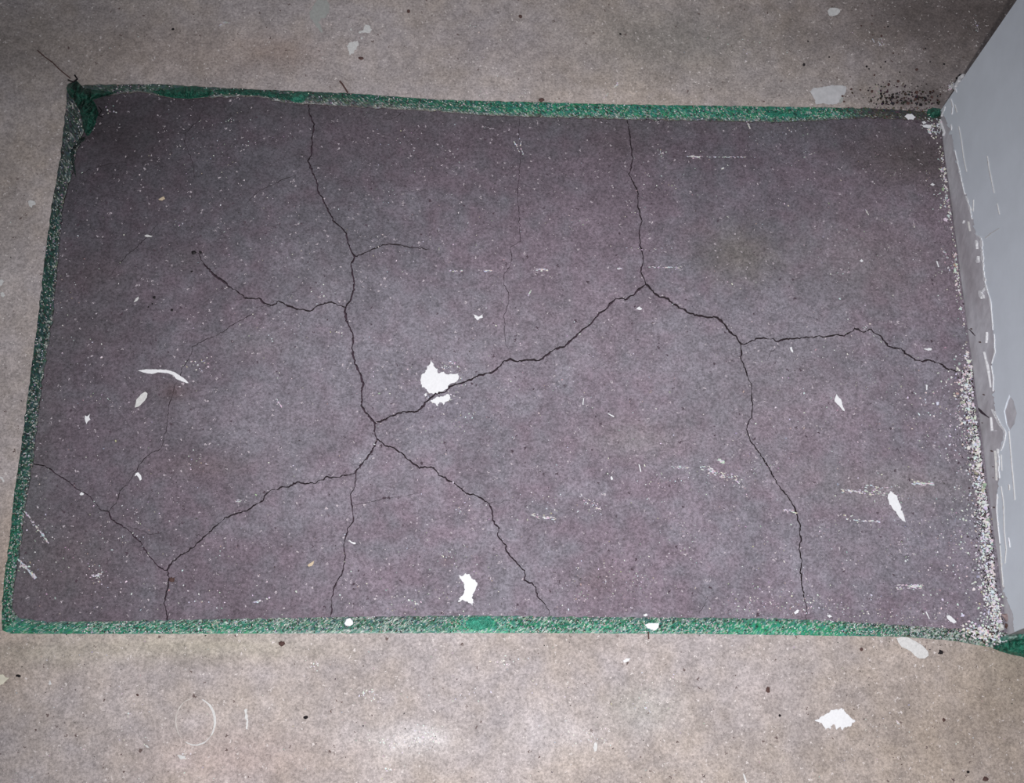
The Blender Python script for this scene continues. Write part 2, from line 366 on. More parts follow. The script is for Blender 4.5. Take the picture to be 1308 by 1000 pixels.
# ---------------------------------------------------------------- the patch: slab pieces between the cracks
patch = empty('concrete_patch', P(640, 460))
tag(patch, 'dark purple grey concrete floor patch broken by branching cracks', 'concrete patch')
SLABZ = -.0015
out = [xy(p) for p in TOP_Iw] + [Vector((W + .0028, xy(TOP_I[-1]).y)), Vector((W + .0028, xy(BOT_I[-1]).y))] + [xy(p) for p in reversed(BOT_Iw)] + [xy(p) for p in reversed(LEFT_Iw)][1:-1]
def build_patch():
    pts = list(out); faces = [list(range(len(out)))]; lines = []; cells = {}; CS = .004
    for ci, (cp, w) in enumerate(CR):
        rs = lerp_poly(cp, 2.2); n = len(rs); c = []
        for i, (x, y) in enumerate(rs):
            k = 0 if i in (0, n - 1) else 1
            wx = 1.5 * noise.noise(Vector((i * .42, ci * 3.3, 0))) + 1.3 * noise.noise(Vector((i * 1.3, ci * 3.3, 20)))
            wy = 1.5 * noise.noise(Vector((i * .42, ci * 3.3, 5))) + 1.3 * noise.noise(Vector((i * 1.3, ci * 3.3, 25)))
            c.append(Vector((x + k * wx, y + k * wy)))
        L = []; Rr = []
        junction_a = any((Vector(cp[0]) - Vector(j)).length < .5 for j in (J1,J2,J3,J4,J5,J6,J7,J8,J9,JK)); junction_b = any((Vector(cp[-1]) - Vector(j)).length < .5 for j in (J1,J2,J3,J4,J5,J6,J7,J8,J9,JK))
        for i in range(n):
            d = (c[min(i + 1, n - 1)] - c[max(i - 1, 0)]); d.normalize(); nn = Vector((-d.y, d.x))
            ww = w * (.44 + .40 * noise.noise(Vector((i * .28, ci * 7.1, 2))) + .32 * noise.noise(Vector((i * 1.1, ci * 5.1, 7))))
            ww = max(ww, .17)
            if w < 1.25: ww = max(.10, ww * .62)
            t = i / (n - 1)
            if not junction_a and t < .12: ww *= .35 + .65 * t / .12
            if not junction_b and t > .85: ww *= .35 + .65 * (1 - t) / .15
            L.append(xy(c[i] + nn * ww)); Rr.append(xy(c[i] - nn * ww))
        b = len(pts); pts += L + Rr
        for i in range(n - 1):
            q = (L[i], L[i + 1], Rr[i + 1], Rr[i]); lines += [(b + i, b + i + 1), (b + n + i, b + n + i + 1)]
            xs_ = [v.x for v in q]; ys_ = [v.y for v in q]
            for gx in range(int(min(xs_) // CS), int(max(xs_) // CS) + 1):
                for gy in range(int(min(ys_) // CS), int(max(ys_) // CS) + 1): cells.setdefault((gx, gy), []).append((ci, q))
        lines += [(b, b + n), (b + n - 1, b + 2 * n - 1)]
    x0, x1 = -.02, W + .002; y0, y1 = -.02, .75; s = .0075
    x = x0
    while x < x1:
        y = y0
        while y < y1:
            q = Vector((x + random.uniform(-.0015, .0015), y + random.uniform(-.0015, .0015)))
            if poly_inside(q, out): pts.append(q)
            y += s
        x += s
    V, E_, F, ov, oe, of = delaunay_2d_cdt(pts, lines, faces, 0, 1e-6)
    def in_tri(p, a, b, c):
        s1 = (b - a).cross(p - a); s2 = (c - b).cross(p - b); s3 = (a - c).cross(p - c)
        return (s1 >= 0 and s2 >= 0 and s3 >= 0) or (s1 <= 0 and s2 <= 0 and s3 <= 0)
    def crack_at(p):
        best = None
        for ci, q in cells.get((int(p.x // CS), int(p.y // CS)), ()):
            if (in_tri(p, q[0], q[1], q[2]) or in_tri(p, q[0], q[2], q[3])) and (best is None or ci < best): best = ci
        return best
    solid = []; ribbon = {}
    for f, o in zip(F, of):
        if 0 not in o: continue
        r = crack_at((V[f[0]] + V[f[1]] + V[f[2]]) / 3)
        if r is not None: ribbon.setdefault(r, []).append(list(f))
        else: solid.append(list(f))
    # pieces = triangles joined over shared edges
    e2f = {}
    for i, f in enumerate(solid):
        for a, b in zip(f, f[1:] + f[:1]): e2f.setdefault((min(a, b), max(a, b)), []).append(i)
    par = list(range(len(solid)))
    def find(i):
        while par[i] != i: par[i] = par[par[i]]; i = par[i]
        return i
    for l in e2f.values():
        if len(l) == 2: par[find(l[0])] = find(l[1])
    comp = {}
    for i in range(len(solid)): comp.setdefault(find(i), []).append(solid[i])
    tri_area = lambda f: abs((V[f[1]] - V[f[0]]).cross(V[f[2]] - V[f[0]])) / 2
    big = sorted([(sum(tri_area(f) for f in fs), k) for k, fs in comp.items()], reverse=True)
    hgt = {}
    def hz(i):
        if i not in hgt: hgt[i] = SLABZ + .0006 * fbm(V[i].x, V[i].y, 30, 5.0)
        return hgt[i]
    for area, k in big:
        fs = comp[k]
        if area < 4e-6: continue
        idx = {}; vs = []; ff = []; mi = []; ed = {}
        for f in fs:
            for q in f:
                if q not in idx: idx[q] = len(vs); vs.append((V[q].x, V[q].y, hz(q)))
            ff.append([idx[q] for q in f]); mi.append(0)
            for a, b in zip(f, f[1:] + f[:1]):
                kk = (min(a, b), max(a, b)); ed[kk] = (a, b) if kk not in ed else None
        bt = {}
        for e in ed.values():
            if not e: continue
            for q in e:
                if q not in bt: bt[q] = len(vs); vs.append((V[q].x, V[q].y, -.05))
            a, b = e; ff.append([idx[b], idx[a], bt[a], bt[b]]); mi.append(1)
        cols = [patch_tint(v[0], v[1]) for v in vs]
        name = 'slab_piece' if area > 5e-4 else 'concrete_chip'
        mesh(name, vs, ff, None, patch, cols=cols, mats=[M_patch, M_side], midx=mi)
    for ci, fs in sorted(ribbon.items()):
        idx = {}; vs = []; ff = []
        dep = -.0065 if CR[ci][1] > 1.3 else -.0040
        for f in fs:
            for q in f:
                if q not in idx: idx[q] = len(vs); vs.append((V[q].x, V[q].y, dep))
            ff.append([idx[q] for q in f])
        mesh('crack', vs, ff, M_dirt, patch)
    return len(big)
build_patch()

# ---------------------------------------------------------------- green polythene sheet showing round the patch
sheet = empty('plastic_sheet', P(90, 130))
tag(sheet, 'dusty green plastic sheet edge framing the dark concrete patch', 'plastic sheet')
GREEN = (.018, .150, .098); GREEN_D = (.006, .050, .036); GREEN_L = (.055, .330, .215)
GREY = (.105, .108, .110); DKG = (.045, .050, .052); PALE = (.42, .44, .42)
def arclen(pts):
    L = [0]
    for a, b in zip(pts[:-1], pts[1:]): L.append(L[-1] + math.hypot(b[0] - a[0], b[1] - a[1]))
    return L
def at(pts, L, t):
    s = t * L[-1]
    lo, hi = 0, len(L) - 1
    while hi - lo > 1:
        m_ = (lo + hi) // 2
        if L[m_] <= s: lo = m_
        else: hi = m_
    k = (s - L[lo]) / max(1e-9, L[hi] - L[lo])
    a, b = pts[lo], pts[hi]; return (a[0] + (b[0] - a[0]) * k, a[1] + (b[1] - a[1]) * k)
def strip(name, O, I, n, m_, look, seed, lift=.0022, parent=sheet, mat=M_film):
    LO, LI = arclen(O), arclen(I); vs = []; cols = []; fs = []
    rnd = random.Random(seed)
    for i in range(n + 1):
        t = i / n; a = at(O, LO, t); b = at(I, LI, t)
        for j in range(m_ + 1):
            u = j / m_; x = a[0] + (b[0] - a[0]) * u; y = a[1] + (b[1] - a[1]) * u
            w = math.sin(u * math.pi)
            z = SLABZ + .0005 + w * (lift * (.5 + .8 * fbm(x, y, .05, seed)) + .0012 * rnd.random())
            vs.append(tuple(P(x, y, z))); cols.append(look(x, y, u, rnd))
    for i in range(n):
        for j in range(m_):
            k = i * (m_ + 1) + j; fs.append([k, k + 1, k + m_ + 2, k + m_ + 1])
    # the sheet turns down at both sides
    return mesh(name, vs, fs, mat, parent, cols=cols)
def mixc(a, b, t): return tuple(a[i] * (1 - t) + b[i] * t for i in range(3))
def speck(c, rnd, pw, pb, pale=PALE):
    r = rnd.random()
    if r < pw: return mixc(c, pale, rnd.uniform(.35, 1))
    if r < pw + pb: return mixc(c, (.008, .014, .014), rnd.uniform(.5, .95))
    return tuple(v * rnd.uniform(.7, 1.35) for v in c)
def smooth(a, b, x):
    t = min(1, max(0, (x - a) / (b - a))); return t * t * (3 - 2 * t)
def look_top(x, y, u, rnd):
    base = mixc(GREEN_D, GREEN, smooth(330, 620, x) * .9 + .1)
    base = mixc(base, (.020, .21, .135), smooth(560, 720, x) * .8)
    if 180 < x < 300: base = mixc(base, (.012, .11, .075), .6)
    dusty = (1 - smooth(330, 480, x)) * .35 + .5 * math.exp(-((x - 460) / 80) ** 2) * smooth(.3, .7, u)
    base = mixc(base, GREY, dusty + .15 * rnd.random())
    base = mixc(base, (.115, .10, .11), smooth(.70, 1.0, u) * .75)      # cement smeared up from the patch
    base = mixc(base, (.060, .052, .052), smooth(1060, 1125, x) * .95)
    pw = .10 if x > 480 else .05
    return speck(base, rnd, pw if x < 1100 else .03, .16)
def look_left(x, y, u, rnd):
    k = smooth(560, 700, y)
    base = mixc((.016, .062, .052), (.020, .140, .088), k)
    base = mixc(base, (.07, .085, .085), (1 - smooth(230, 300, y)) * .6)
    base = mixc(base, GREY, smooth(.75, 1.0, u) * .6)
    return speck(base, rnd, .09, .24)
def look_bot(x, y, u, rnd):
    base = mixc((.030, .20, .13), (.05, .16, .125), smooth(300, 420, x) * (1 - smooth(560, 600, x)))
    base = mixc(base, (.045, .27, .175), math.exp(-((x - 620) / 45) ** 2) * .8)
    base = mixc(base, (.025, .24, .14), smooth(900, 960, x) * (1 - smooth(1060, 1110, x)) * .9)
    base = mixc(base, (.10, .12, .11), smooth(1090, 1180, x) * .6)
    dens = .17
    if 560 < x < 660: dens = .10
    if 20 < x < 110: dens = .12
    if 930 < x < 1070: dens = .13
    if x > 1180: dens = .34
    base = mixc(base, (.10, .10, .11), (1 - smooth(0, .45, 1 - u)) * .55)
    return speck(base, rnd, dens, dens * .9 * (1.0 if u > .25 else .5), (.50, .55, .52))
strip('sheet_edge', TOP_Ow, TOP_Iw, 620, 11, look_top, 3)
strip('sheet_edge', LEFT_Ow, LEFT_Iw, 400, 10, look_left, 5)
strip('sheet_edge', BOT_Ow, BOT_Iw, 720, 11, look_bot, 8)

def film(name, outline, h, colA, colB, seed, mat=M_gloss, step=1.5, parent=sheet, fold=.16, base=0.0006, ang=0.4):
    """a crumpled piece of film: bulged, folded, with a rim that touches the ground"""
    ol = lerp_poly(outline + [outline[0]], step)[:-1]
    pts = [Vector(p) for p in ol]; n = len(pts)
    xs = [p.x for p in pts]; ys = [p.y for p in pts]
    x = min(xs)
    while x < max(xs):
        y = min(ys)
        while y < max(ys):
            q = Vector((x + random.uniform(-.5, .5), y + random.uniform(-.5, .5)))
            if poly_inside(q, pts[:n]): pts.append(q)
            y += step
        x += step
    V, E_, F, ov, oe, of = delaunay_2d_cdt(pts, [], [list(range(n))], 0, 1e-4)
    F = [f for f, o in zip(F, of) if o]
    vs = []; cols = []; ca, sa = math.cos(ang), math.sin(ang)
    for v in V:
        d = min((v - p).length for p in pts[:n])
        r = smooth(0, 5, d)
        a, b = v.x * ca + v.y * sa, -v.x * sa + v.y * ca
        f = 1 - abs(noise.noise(Vector((a * fold, b * fold * .35, seed)))) * 2.2
        f2 = 1 - abs(noise.noise(Vector((a * fold * 2.3, b * fold, seed + 5)))) * 2
        z = base + r * h * max(.12, .25 + .9 * max(0, f) + .45 * f2)
        q = P(v.x, v.y, z); vs.append(tuple(q)); cols.append(mixc(colA, colB, min(1, max(0, .05 + .75 * f * abs(f) + .5 * (random.random() - .4)))))  # fold shading in the colour: creases dark, ridges light
    return mesh(name, vs, [list(f) for f in F], mat, parent, cols=cols, smooth=True)
# bunched corner, top left
film('bunched_film', crop(0, 0, [(345,425),(385,405),(420,440),(480,455),(560,465),(600,462),(560,480),(500,495),(470,505),(490,540),(500,575),(485,610),(470,660),(445,690),(425,660),(415,600),(400,550),(375,510),(350,480),(335,445)]), .010, (.001,.012,.009), (.010,.11,.072), 2.0)['label'] = 'bunched glossy dark green film'
film('film_flap', crop(0, 0, [(415,560),(490,560),(485,625),(455,680),(440,690),(420,650)]), .008, (.002,.02,.015), (.012,.12,.08), 4.4, base=.003)
film('film_fold', crop(0, 0, [(770,462),(850,452),(920,440),(1000,440),(1060,455),(1090,470),(1050,490),(960,500),(870,495),(810,482)]), .007, (.006,.06,.04), (.018,.16,.105), 7.0, ang=0)
film('film_fold', crop(0, 0, [(1080,455),(1180,450),(1300,455),(1400,470),(1500,480),(1560,490),(1540,510),(1440,505),(1320,485),(1200,478),(1100,475)]), .005, (.006,.05,.035), (.016,.13,.09), 9.0, ang=0)
film('film_fold', crop(330, 0, [(165,470),(215,462),(260,470),(250,500),(220,520),(180,518),(150,500)]), .004, (.012,.10,.07), (.03,.22,.15), 9.9, ang=0)
film('film_fold', crop(0, 0, [(405,700),(435,690),(425,712),(395,735),(378,760),(372,790),(380,850),(388,905),(378,880),(365,830),(355,790),(362,750),(385,725)]), .004, (.002,.008,.007), (.006,.03,.024), 12.0)['label'] = 'narrow black-green slit of film'
film('film_knob', crop(978, 0, [(822,552),(850,545),(885,550),(893,565),(880,590),(850,598),(825,590),(815,570)]), .008, (.010,.08,.055), (.03,.19,.13), 3.0)
film('film_end', crop(978, 750, [(1175,285),(1240,262),(1300,255),(1340,262),(1345,375),(1300,352),(1240,340),(1190,325),(1150,310)]), .010, (.006,.07,.05), (.03,.25,.16), 5.0, ang=.3)
film('film_end', crop(978, 750, [(1185,245),(1240,236),(1290,226),(1340,222),(1340,262),(1280,270),(1210,278),(1180,270)]), .009, (.03,.22,.16), (.35,.45,.42), 6.0, ang=.3)
film('film_fold', crop(978, 750, [(985,1),(986,1)]) and [(600,789),(625,787),(632,793),(628,800),(612,806),(600,803),(594,797)], .003, (.03,.25,.17), (.06,.36,.25), 6.6, ang=.1)
film('film_fold', [(978,141),(1012,143),(1040,146),(1030,151),(1000,149),(975,148)], .004, (.010,.12,.085), (.03,.27,.18), 8.6, ang=.1)

# ---------------------------------------------------------------- wall
WX = W + .003
wy0 = xy((1284, 811)).y; wy1 = WALLP(1203, 141, WX).y; WT = .125; WH = 2.4
def wp(px, py):                                          # (y, z) on the wall face
    q = WALLP(px, py, WX); return (q.y, max(0.0, q.z))
def wall_panel():
    # face of the wall as a grid with tint, plus the other five sides
    vs = []; cols = []; fs = []
    ny, zs = 90, [-.012] + [i * .01 for i in range(31)] + [.4, .6, 1, 1.6, WH]
    for z in zs:
        for j in range(ny + 1):
            y = wy0 + (wy1 - wy0) * j / ny
            vs.append((WX + .0008 * fbm(y, z, 30, 2.0), y, z))
            n = fbm(y, z * 2, 9, 3.0)
            cols.append(mixc((.44, .42, .455), (.58, .58, .625), min(1, max(0, .5 + n * 1.3))))
    for a in range(len(zs) - 1):
        for j in range(ny):
            k = a * (ny + 1) + j; fs.append([k, k + ny + 1, k + ny + 2, k + 1])
    b = len(vs); e = WX + .0004
    for x in (e, WX + WT):
        for y in (wy0, wy1):
            for z in (-.012, WH): vs.append((x, y, z)); cols.append((.38, .36, .37))
    fs += [[b, b + 4, b + 5, b + 1], [b + 2, b + 3, b + 7, b + 6], [b + 4, b + 6, b + 7, b + 5], [b + 1, b + 5, b + 7, b + 3]]
    return mesh('wall_right', vs, fs, M_bare, cols=cols)
wall = wall_panel(); tag(wall, 'short grey painted wall end beside the patch, bare plaster along its foot', kind='structure')
wall_org = wall.location.copy()
EDGE = [(1203.5,141)] + crop(978, 0, [(915,600),(935,650),(950,700),(960,760),(975,830),(990,890),(1010,960)]) + crop(978, 250, [(1030,20),(1050,90),(1062,160),(1075,205),(1095,222),(1102,300),(1110,380),(1118,440),(1132,490),(1145,545),(1150,600),(1158,660),(1160,740),(1165,800),(1150,860),(1158,910),(1160,960)]) + \
       crop(978, 500, [(1160,40),(1170,100),(1190,150),(1212,200),(1205,250),(1188,310),(1180,380),(1185,450),(1180,520),(1178,600),(1185,680),(1192,760),(1198,840),(1205,930)]) + crop(978, 750, [(1215,30),(1235,80),(1258,130),(1262,200)])
def extr(name, outline, th, mat, base_x=None, holes=(), parent=wall, cols=None):
    """flat piece with thickness lying on the wall face; outline in (y, z)"""
    bx = WX - .0003 if base_x is None else base_x
    pts = [Vector(p) for p in outline]; faces = [list(range(len(pts)))]
    for h in holes:
        b = len(pts); pts += [Vector(p) for p in h]; faces.append(list(range(b, len(pts))))
    V, E_, F, ov, oe, of = delaunay_2d_cdt(pts, [], faces, 0, 1e-7)
    F = [list(f) for f, o in zip(F, of) if 0 in o and len(o) == 1]
    vs = [(bx - th, v.x, v.y) for v in V]; n = len(vs); vs += [(bx + .0012, v.x, v.y) for v in V]
    ed = {}
    for f in F:
        for a, b in zip(f, f[1:] + f[:1]):
            kk = (min(a, b), max(a, b)); ed[kk] = (a, b) if kk not in ed else None
    fs = [f[::-1] for f in F] + [[a, b, b + n, a + n] for e in ed.values() if e for a, b in [e]]
    o = mesh(name, vs, fs, mat, parent, cols=[cols] * len(vs) if cols else None)
    return o
edge = wob(EDGE, 3.4, 8, 1.6)
e2 = []
for p in edge:
    q = wp(*p)
    e2.append((min(wy1 - .0005, max(wy0 + .0005, q[0])), max(.0, q[1])))
paint_out = [(wy1, 0.004)] + e2 + [(wy0, max(.004, e2[-1][1])), (wy0, WH), (wy1, WH)]
dia = [wp(*p) for p in wob(crop(978, 500, [(1240,15),(1262,50),(1278,110),(1265,165),(1240,200),(1222,160),(1213,100),(1225,55),(1240,15)]), .5, 4, 2)[:-1]]
coat = extr('paint_coat', paint_out, .0012, M_paint, holes=[dia]); coat['label'] = 'pale blue-grey paint with a ragged lower edge'
def wall_ribbon(name, pts, w, mat=M_white, th=.0022, seed=1, parent=wall):
    pts = lerp_poly(pts, 1.8); n = len(pts)
    L, R = [], []
    for i, (x, y) in enumerate(pts):
        a = pts[max(0, i - 1)]; b = pts[min(n - 1, i + 1)]; d = Vector((b[0] - a[0], b[1] - a[1])).normalized(); nn = Vector((-d.y, d.x))
        t = i / (n - 1); k = w * .5 * (.25 + min(1, 5 * t, 5 * (1 - t)) * .75) * (.7 + 1.1 * noise.noise(Vector((i * .3, seed, 0))) + .8 * noise.noise(Vector((i * .9, seed, 8))))
        k = max(k, .18); p = Vector((x, y)); L.append(wp(*(p + nn * k))); R.append(wp(*(p - nn * k)))
    return extr(name, L + R[::-1], th, mat, parent=parent)
c8 = lambda l: crop(978, 250, l)
c5 = lambda l: crop(978, 500, l)
c4 = lambda l: crop(978, 0, l)
for i, (pts, w) in enumerate([
    (c4([(935,430),(965,440),(985,400),(1005,375)]), 2.6), (c4([(960,440),(975,470)]), 1.6), (c4([(945,500),(955,540),(950,580)]), 1.2),
    (c4([(965,530),(975,570)]), .8), (c4([(945,630),(948,660)]), 2.4), (c4([(965,760),(985,850),(1000,920),(1015,985)]), 1.6),
    (c4([(1130,790),(1140,860),(1155,930),(1165,978)]), .9), (c4([(985,640),(1000,720),(1010,800),(1025,870)]), .6), (c4([(880,615),(895,650),(902,688)]), 3.4),
    (c4([(895,590),(915,540)]), 1.5),
    (c8([(1020,0),(1040,60),(1052,120)]), 2.2), (c8([(1065,190),(1098,215),(1104,300),(1112,400),(1122,460),(1140,510),(1150,575)]), 2.6), (c8([(1150,575),(1158,680)]), 1.2),
    (c8([(1070,225),(1075,270)]), 1.6), (c8([(1080,305),(1078,340)]), 3.2), (c8([(1120,215),(1150,190),(1192,165)]), 1.0), (c8([(1088,480),(1098,522)]), 3.2),
    (c8([(1110,520),(1098,490),(1120,460)]), 1.4), (c8([(1165,700),(1168,790),(1152,850)]), 1.2), (c8([(1125,690),(1122,745)]), 1.3), (c8([(1110,790),(1130,880),(1145,970)]), 1.4),
    (c8([(1150,860),(1160,930),(1158,990)]), 1.4), (c8([(1030,130),(1040,180)]), 1.0), (c8([(1010,125),(1005,140)]), 1.2),
    (c5([(1150,90),(1180,150),(1212,200)]), 1.4), (c5([(1165,100),(1195,160),(1222,210),(1218,250),(1200,300)]), 1.7), (c5([(1145,130),(1150,200),(1170,198)]), 1.6),
    (c5([(1178,290),(1190,350),(1186,400),(1192,440)]), 2.0), (c5([(1165,300),(1170,350),(1174,450)]), .6), (c5([(1180,520),(1177,600),(1184,680),(1194,770)]), 1.1), (c5([(1200,480),(1212,560),(1216,700),(1226,800),(1220,870)]), .8),
    (c5([(1200,320),(1204,400)]), .7), (c5([(1240,200),(1250,320),(1262,450),(1270,550)]), .7), (c5([(1238,740),(1245,790)]), 1.3), (c5([(1240,470),(1242,500)]), 1.0),
    (c5([(1194,780),(1202,900),(1210,990)]), 1.0), (c8([(1180,40),(1192,95)]), .6), (c8([(1060,20),(1058,80)]), .5)]):
    wall_ribbon('paint_scrape', pts, w, seed=i * 3.7, mat=M_white if w > 1.0 else M_offwhite)
for i, (x, y, r) in enumerate([(1241,420,1.0),(1252,437,1.2),(1257,504,1.5),(1267,576,1.4),(1269,596,.9),(1270,648,1.2),(1284,305,.6),(1269,610,.7),(1255,540,.7)]):
    wall_ribbon('dark_nick', [(x - r, y - r * .4), (x, y), (x + r, y + r * .5)], r * 1.6, mat=M_brown, th=.0006, seed=i)
wall_ribbon('wall_crack', c8([(1030,675),(1045,690),(1062,710)]), .8, mat=M_dirt, th=.0003)
wall_ribbon('wall_crack', c5([(1068,90),(1100,115),(1135,135)]), .45, mat=M_dirt, th=.0003)

# ---------------------------------------------------------------- chips, splashes and flakes lying about
def ground_z(px, py):
    q = P(px, py).to_2d(); return SLABZ + .0006 if poly_inside(q, out) else (.0 if not poly_inside(q, hole) else .0022)
def flake(name, outline, label, cat, th=1.2, mat=M_white, rag=.5, group=None, parent=None, z=None, bulge=.3, inset=.5, seed=None, step=1.6):
    seed = seed if seed is not None else sum(p[0] for p in outline)
    ol = lerp_poly(outline + [outline[0]], step)[:-1]
    pts = []
    for i, p in enumerate(ol):
        pts.append(Vector((p[0] + rag * (1.7 * noise.noise(Vector((i * .5, seed, 1))) + 2.0 * noise.noise(Vector((i * 1.37, seed, 11)))), p[1] + rag * (1.7 * noise.noise(Vector((i * .5, seed, 6))) + 2.0 * noise.noise(Vector((i * 1.37, seed, 16)))))))
    n = len(pts); cx = sum(p.x for p in pts) / n; cy = sum(p.y for p in pts) / n
    z0 = ground_z(cx, cy) if z is None else z
    inner = []
    area = sum(pts[i].x * pts[(i + 1) % n].y - pts[(i + 1) % n].x * pts[i].y for i in range(n))
    sg = 1 if area > 0 else -1
    for i in range(n):
        d = (pts[(i + 1) % n] - pts[i - 1]).normalized(); nn = Vector((-d.y, d.x)) * sg; inner.append(pts[i] + nn * inset * .5)
    T = th * MM
    vs = [tuple(P(p.x, p.y, z0 - .0002)) for p in pts] + [tuple(P(p.x, p.y, z0 + T * (.75 + bulge * noise.noise(Vector((p.x * .2, p.y * .2, seed)))))) for p in inner]
    V, E_, F, ov, oe, of = delaunay_2d_cdt(inner, [], [list(range(n))], 0, 1e-5)
    fs = []
    if len(V) == n and all(len(o) == 1 for o in ov):
        mp = {i: ov[i][0] for i in range(n)}
        fs = [[n + mp[q] for q in f] for f, o in zip(F, of) if o]
    else: fs = [list(range(n, 2 * n))]
    fs = [f if sg < 0 else f for f in fs]
    for i in range(n): j = (i + 1) % n; fs.append([i, j, n + j, n + i])
    o = mesh(name, vs, fs, mat, parent)
    bm = bmesh.new(); bm.from_mesh(o.data); bmesh.ops.recalc_face_normals(bm, faces=bm.faces); bm.to_mesh(o.data); bm.free()
    if parent is None: tag(o, label, cat, group)
    elif label: o['label'] = label
    return o

t = empty('paint_splash', P(558, 490, SLABZ + .0006)); tag(t, 'large white paint splash on the middle of the dark patch, crossed by a crack', 'paint splash')
flake('splash_layer', crop(330, 250, [(875,835),(890,860),(905,880),(910,895),(940,890),(960,905),(985,900),(1012,900),(1008,935),(985,945),(965,965),(945,980),(925,992),(897,1000),(872,1002),(850,982),(830,965),(817,930),(825,905),(845,890),(855,870)]), None, None, parent=t, rag=.9)
flake('splash_layer', crop(330, 500, [(872,44),(908,28),(940,19),(962,14),(972,36),(955,50),(940,65),(920,55),(908,75),(890,60),(872,48)]), None, None, parent=t, rag=.9, z=SLABZ + .0006)
flake('splash_spatter', crop(330, 500, [(838,15),(850,5),(855,20),(845,28)]), None, None, parent=t, rag=.3)
flake('plaster_sliver', crop(0, 250, [(697,885),(735,878),(785,878),(840,880),(880,890),(915,912),(940,930),(957,950),(945,948),(920,940),(895,930),(875,908),(845,898),(800,895),(770,903),(730,897)]), 'long curved white plaster sliver on the left half of the dark patch', 'plaster chip', 1.8, rag=.25)
flake('plaster_chip', crop(0, 500, [(683,82),(690,40),(715,12),(735,0),(747,8),(745,30),(730,50),(715,65),(700,78)]), 'white bean-shaped plaster chip just below the long curved sliver', 'plaster chip', 2, M_offwhite, .2)
flake('plaster_chip', crop(0, 500, [(430,120),(442,125),(456,112),(452,130),(458,142),(445,152),(438,166),(431,150),(428,135)]), 'small white four-pointed plaster chip near the left edge of the patch', 'plaster chip', 1.6, rag=.15)
flake('plaster_chip', crop(0, 500, [(680,430),(688,412),(700,408),(715,425),(718,445),(708,452),(700,435),(692,425)]), 'little white hook-shaped plaster chip beside a thin crack, left of the patch', 'plaster chip', 1.6, rag=.1)
flake('plaster_chip', crop(0, 500, [(402,520),(412,508),(426,516),(422,524),(408,527)]), 'tiny white plaster chip on the thin crack near the left green edge', 'plaster chip', 1.4, rag=.1)
flake('paint_splash', crop(330, 500, [(1015,930),(1030,935),(1050,920),(1065,925),(1080,945),(1108,965),(1105,990),(1098,1010),(1085,1030),(1088,1065),(1083,1083),(1070,1070),(1050,1065),(1035,1055),(1010,1068),(1020,1050),(1035,1025),(1045,1000),(1040,975),(1025,950)]), 'white paint splash near the bottom green edge, left of the crack foot', 'paint splash', rag=.8)
flake('plaster_chip', crop(978, 500, [(347,45),(358,10),(368,25),(385,40),(388,65),(402,98),(390,95),(375,75),(358,62)]), 'white diamond-shaped plaster chip on the right third of the patch', 'plaster chip', 1.6, rag=.3)
flake('paint_splash', crop(978, 500, [(630,502),(650,515),(665,530),(680,565),(690,600),(700,625),(708,662),(690,652),(665,620),(640,590),(622,565),(615,535)]), 'tooth-shaped white paint splash on the lower right of the patch, below a chalky smear', 'paint splash', 1.5, rag=.7)
flake('plaster_chip', crop(978, 750, [(662,258),(690,250),(720,252),(750,268),(790,290),(820,320),(828,345),(805,362),(780,362),(755,348),(735,325),(710,312),(690,305),(670,280)]), 'large smooth white plaster chip on the beige floor under the bottom green edge', 'plaster chip', 2.6, M_offwhite, .2)
flake('paint_splash', crop(978, 750, [(250,678),(275,660),(300,645),(330,625),(370,615),(395,620),(420,645),(440,665),(462,675),(440,685),(425,705),(400,712),(388,730),(375,710),(360,722),(350,700),(335,690),(328,718),(312,712),(300,722),(290,695),(275,682)]), 'jagged white paint splash on the beige floor at lower right', 'paint splash', 1.3, rag=1.0)
flake('filler_smear', crop(330, 0, [(258,60),(285,20),(300,0),(350,0),(362,25),(358,60),(340,95),(320,90),(310,115),(325,150),(320,170),(300,140),(285,115),(262,95)]), 'flat grey filler smear at the top edge of the beige floor', 'smear', .5, M_greyplaster, .8)
t = empty('paint_spatter', P(450, 45, 0)); tag(t, 'broken pale paint spatter on the floor beside the grey filler smear', 'paint spatter')
for q in ([(445,235),(465,210),(500,205),(515,225),(495,245),(480,270),(460,275),(455,250)], [(505,165),(530,150),(545,120),(560,130),(575,150),(565,170),(540,165),(520,170)], [(462,140),(475,145),(480,160),(465,155)], [(475,170),(484,172),(480,182)], [(520,190),(532,195),(520,203)]):
    flake('spatter_drop', crop(330, 0, q), None, None, .5, M_offwhite, .9, parent=t)
flake('plaster_blob', crop(978, 0, [(312,55),(325,40),(350,38),(375,45),(378,60),(365,75),(340,83),(320,80)]), 'round pale grey plaster blob near the top edge of the floor', 'plaster blob', 2.2, M_offwhite, .1)
t = empty('plaster_smear', P(1058, 121, 0)); tag(t, 'flat pale plaster smear on the floor above the right of the top green edge', 'smear')
flake('smear_layer', crop(978, 0, [(222,462),(245,445),(290,440),(330,432),(390,430),(410,440),(405,470),(385,490),(375,520),(340,530),(290,525),(255,528),(245,500),(235,480)]), None, None, .6, plain('pale_smear', (.50, .50, .52), .8), .6, parent=t)
flake('smear_layer', crop(978, 0, [(370,495),(395,490),(390,515),(375,525)]), None, None, .6, M_greyplaster, .4, parent=t)
flake('plaster_chip', crop(330, 750, [(435,185),(445,160),(465,155),(478,172),(480,190),(462,198),(445,195)]), 'white lump of plaster on the bottom green edge, under the left crack foot', 'plaster chip', 2.6, rag=.3)
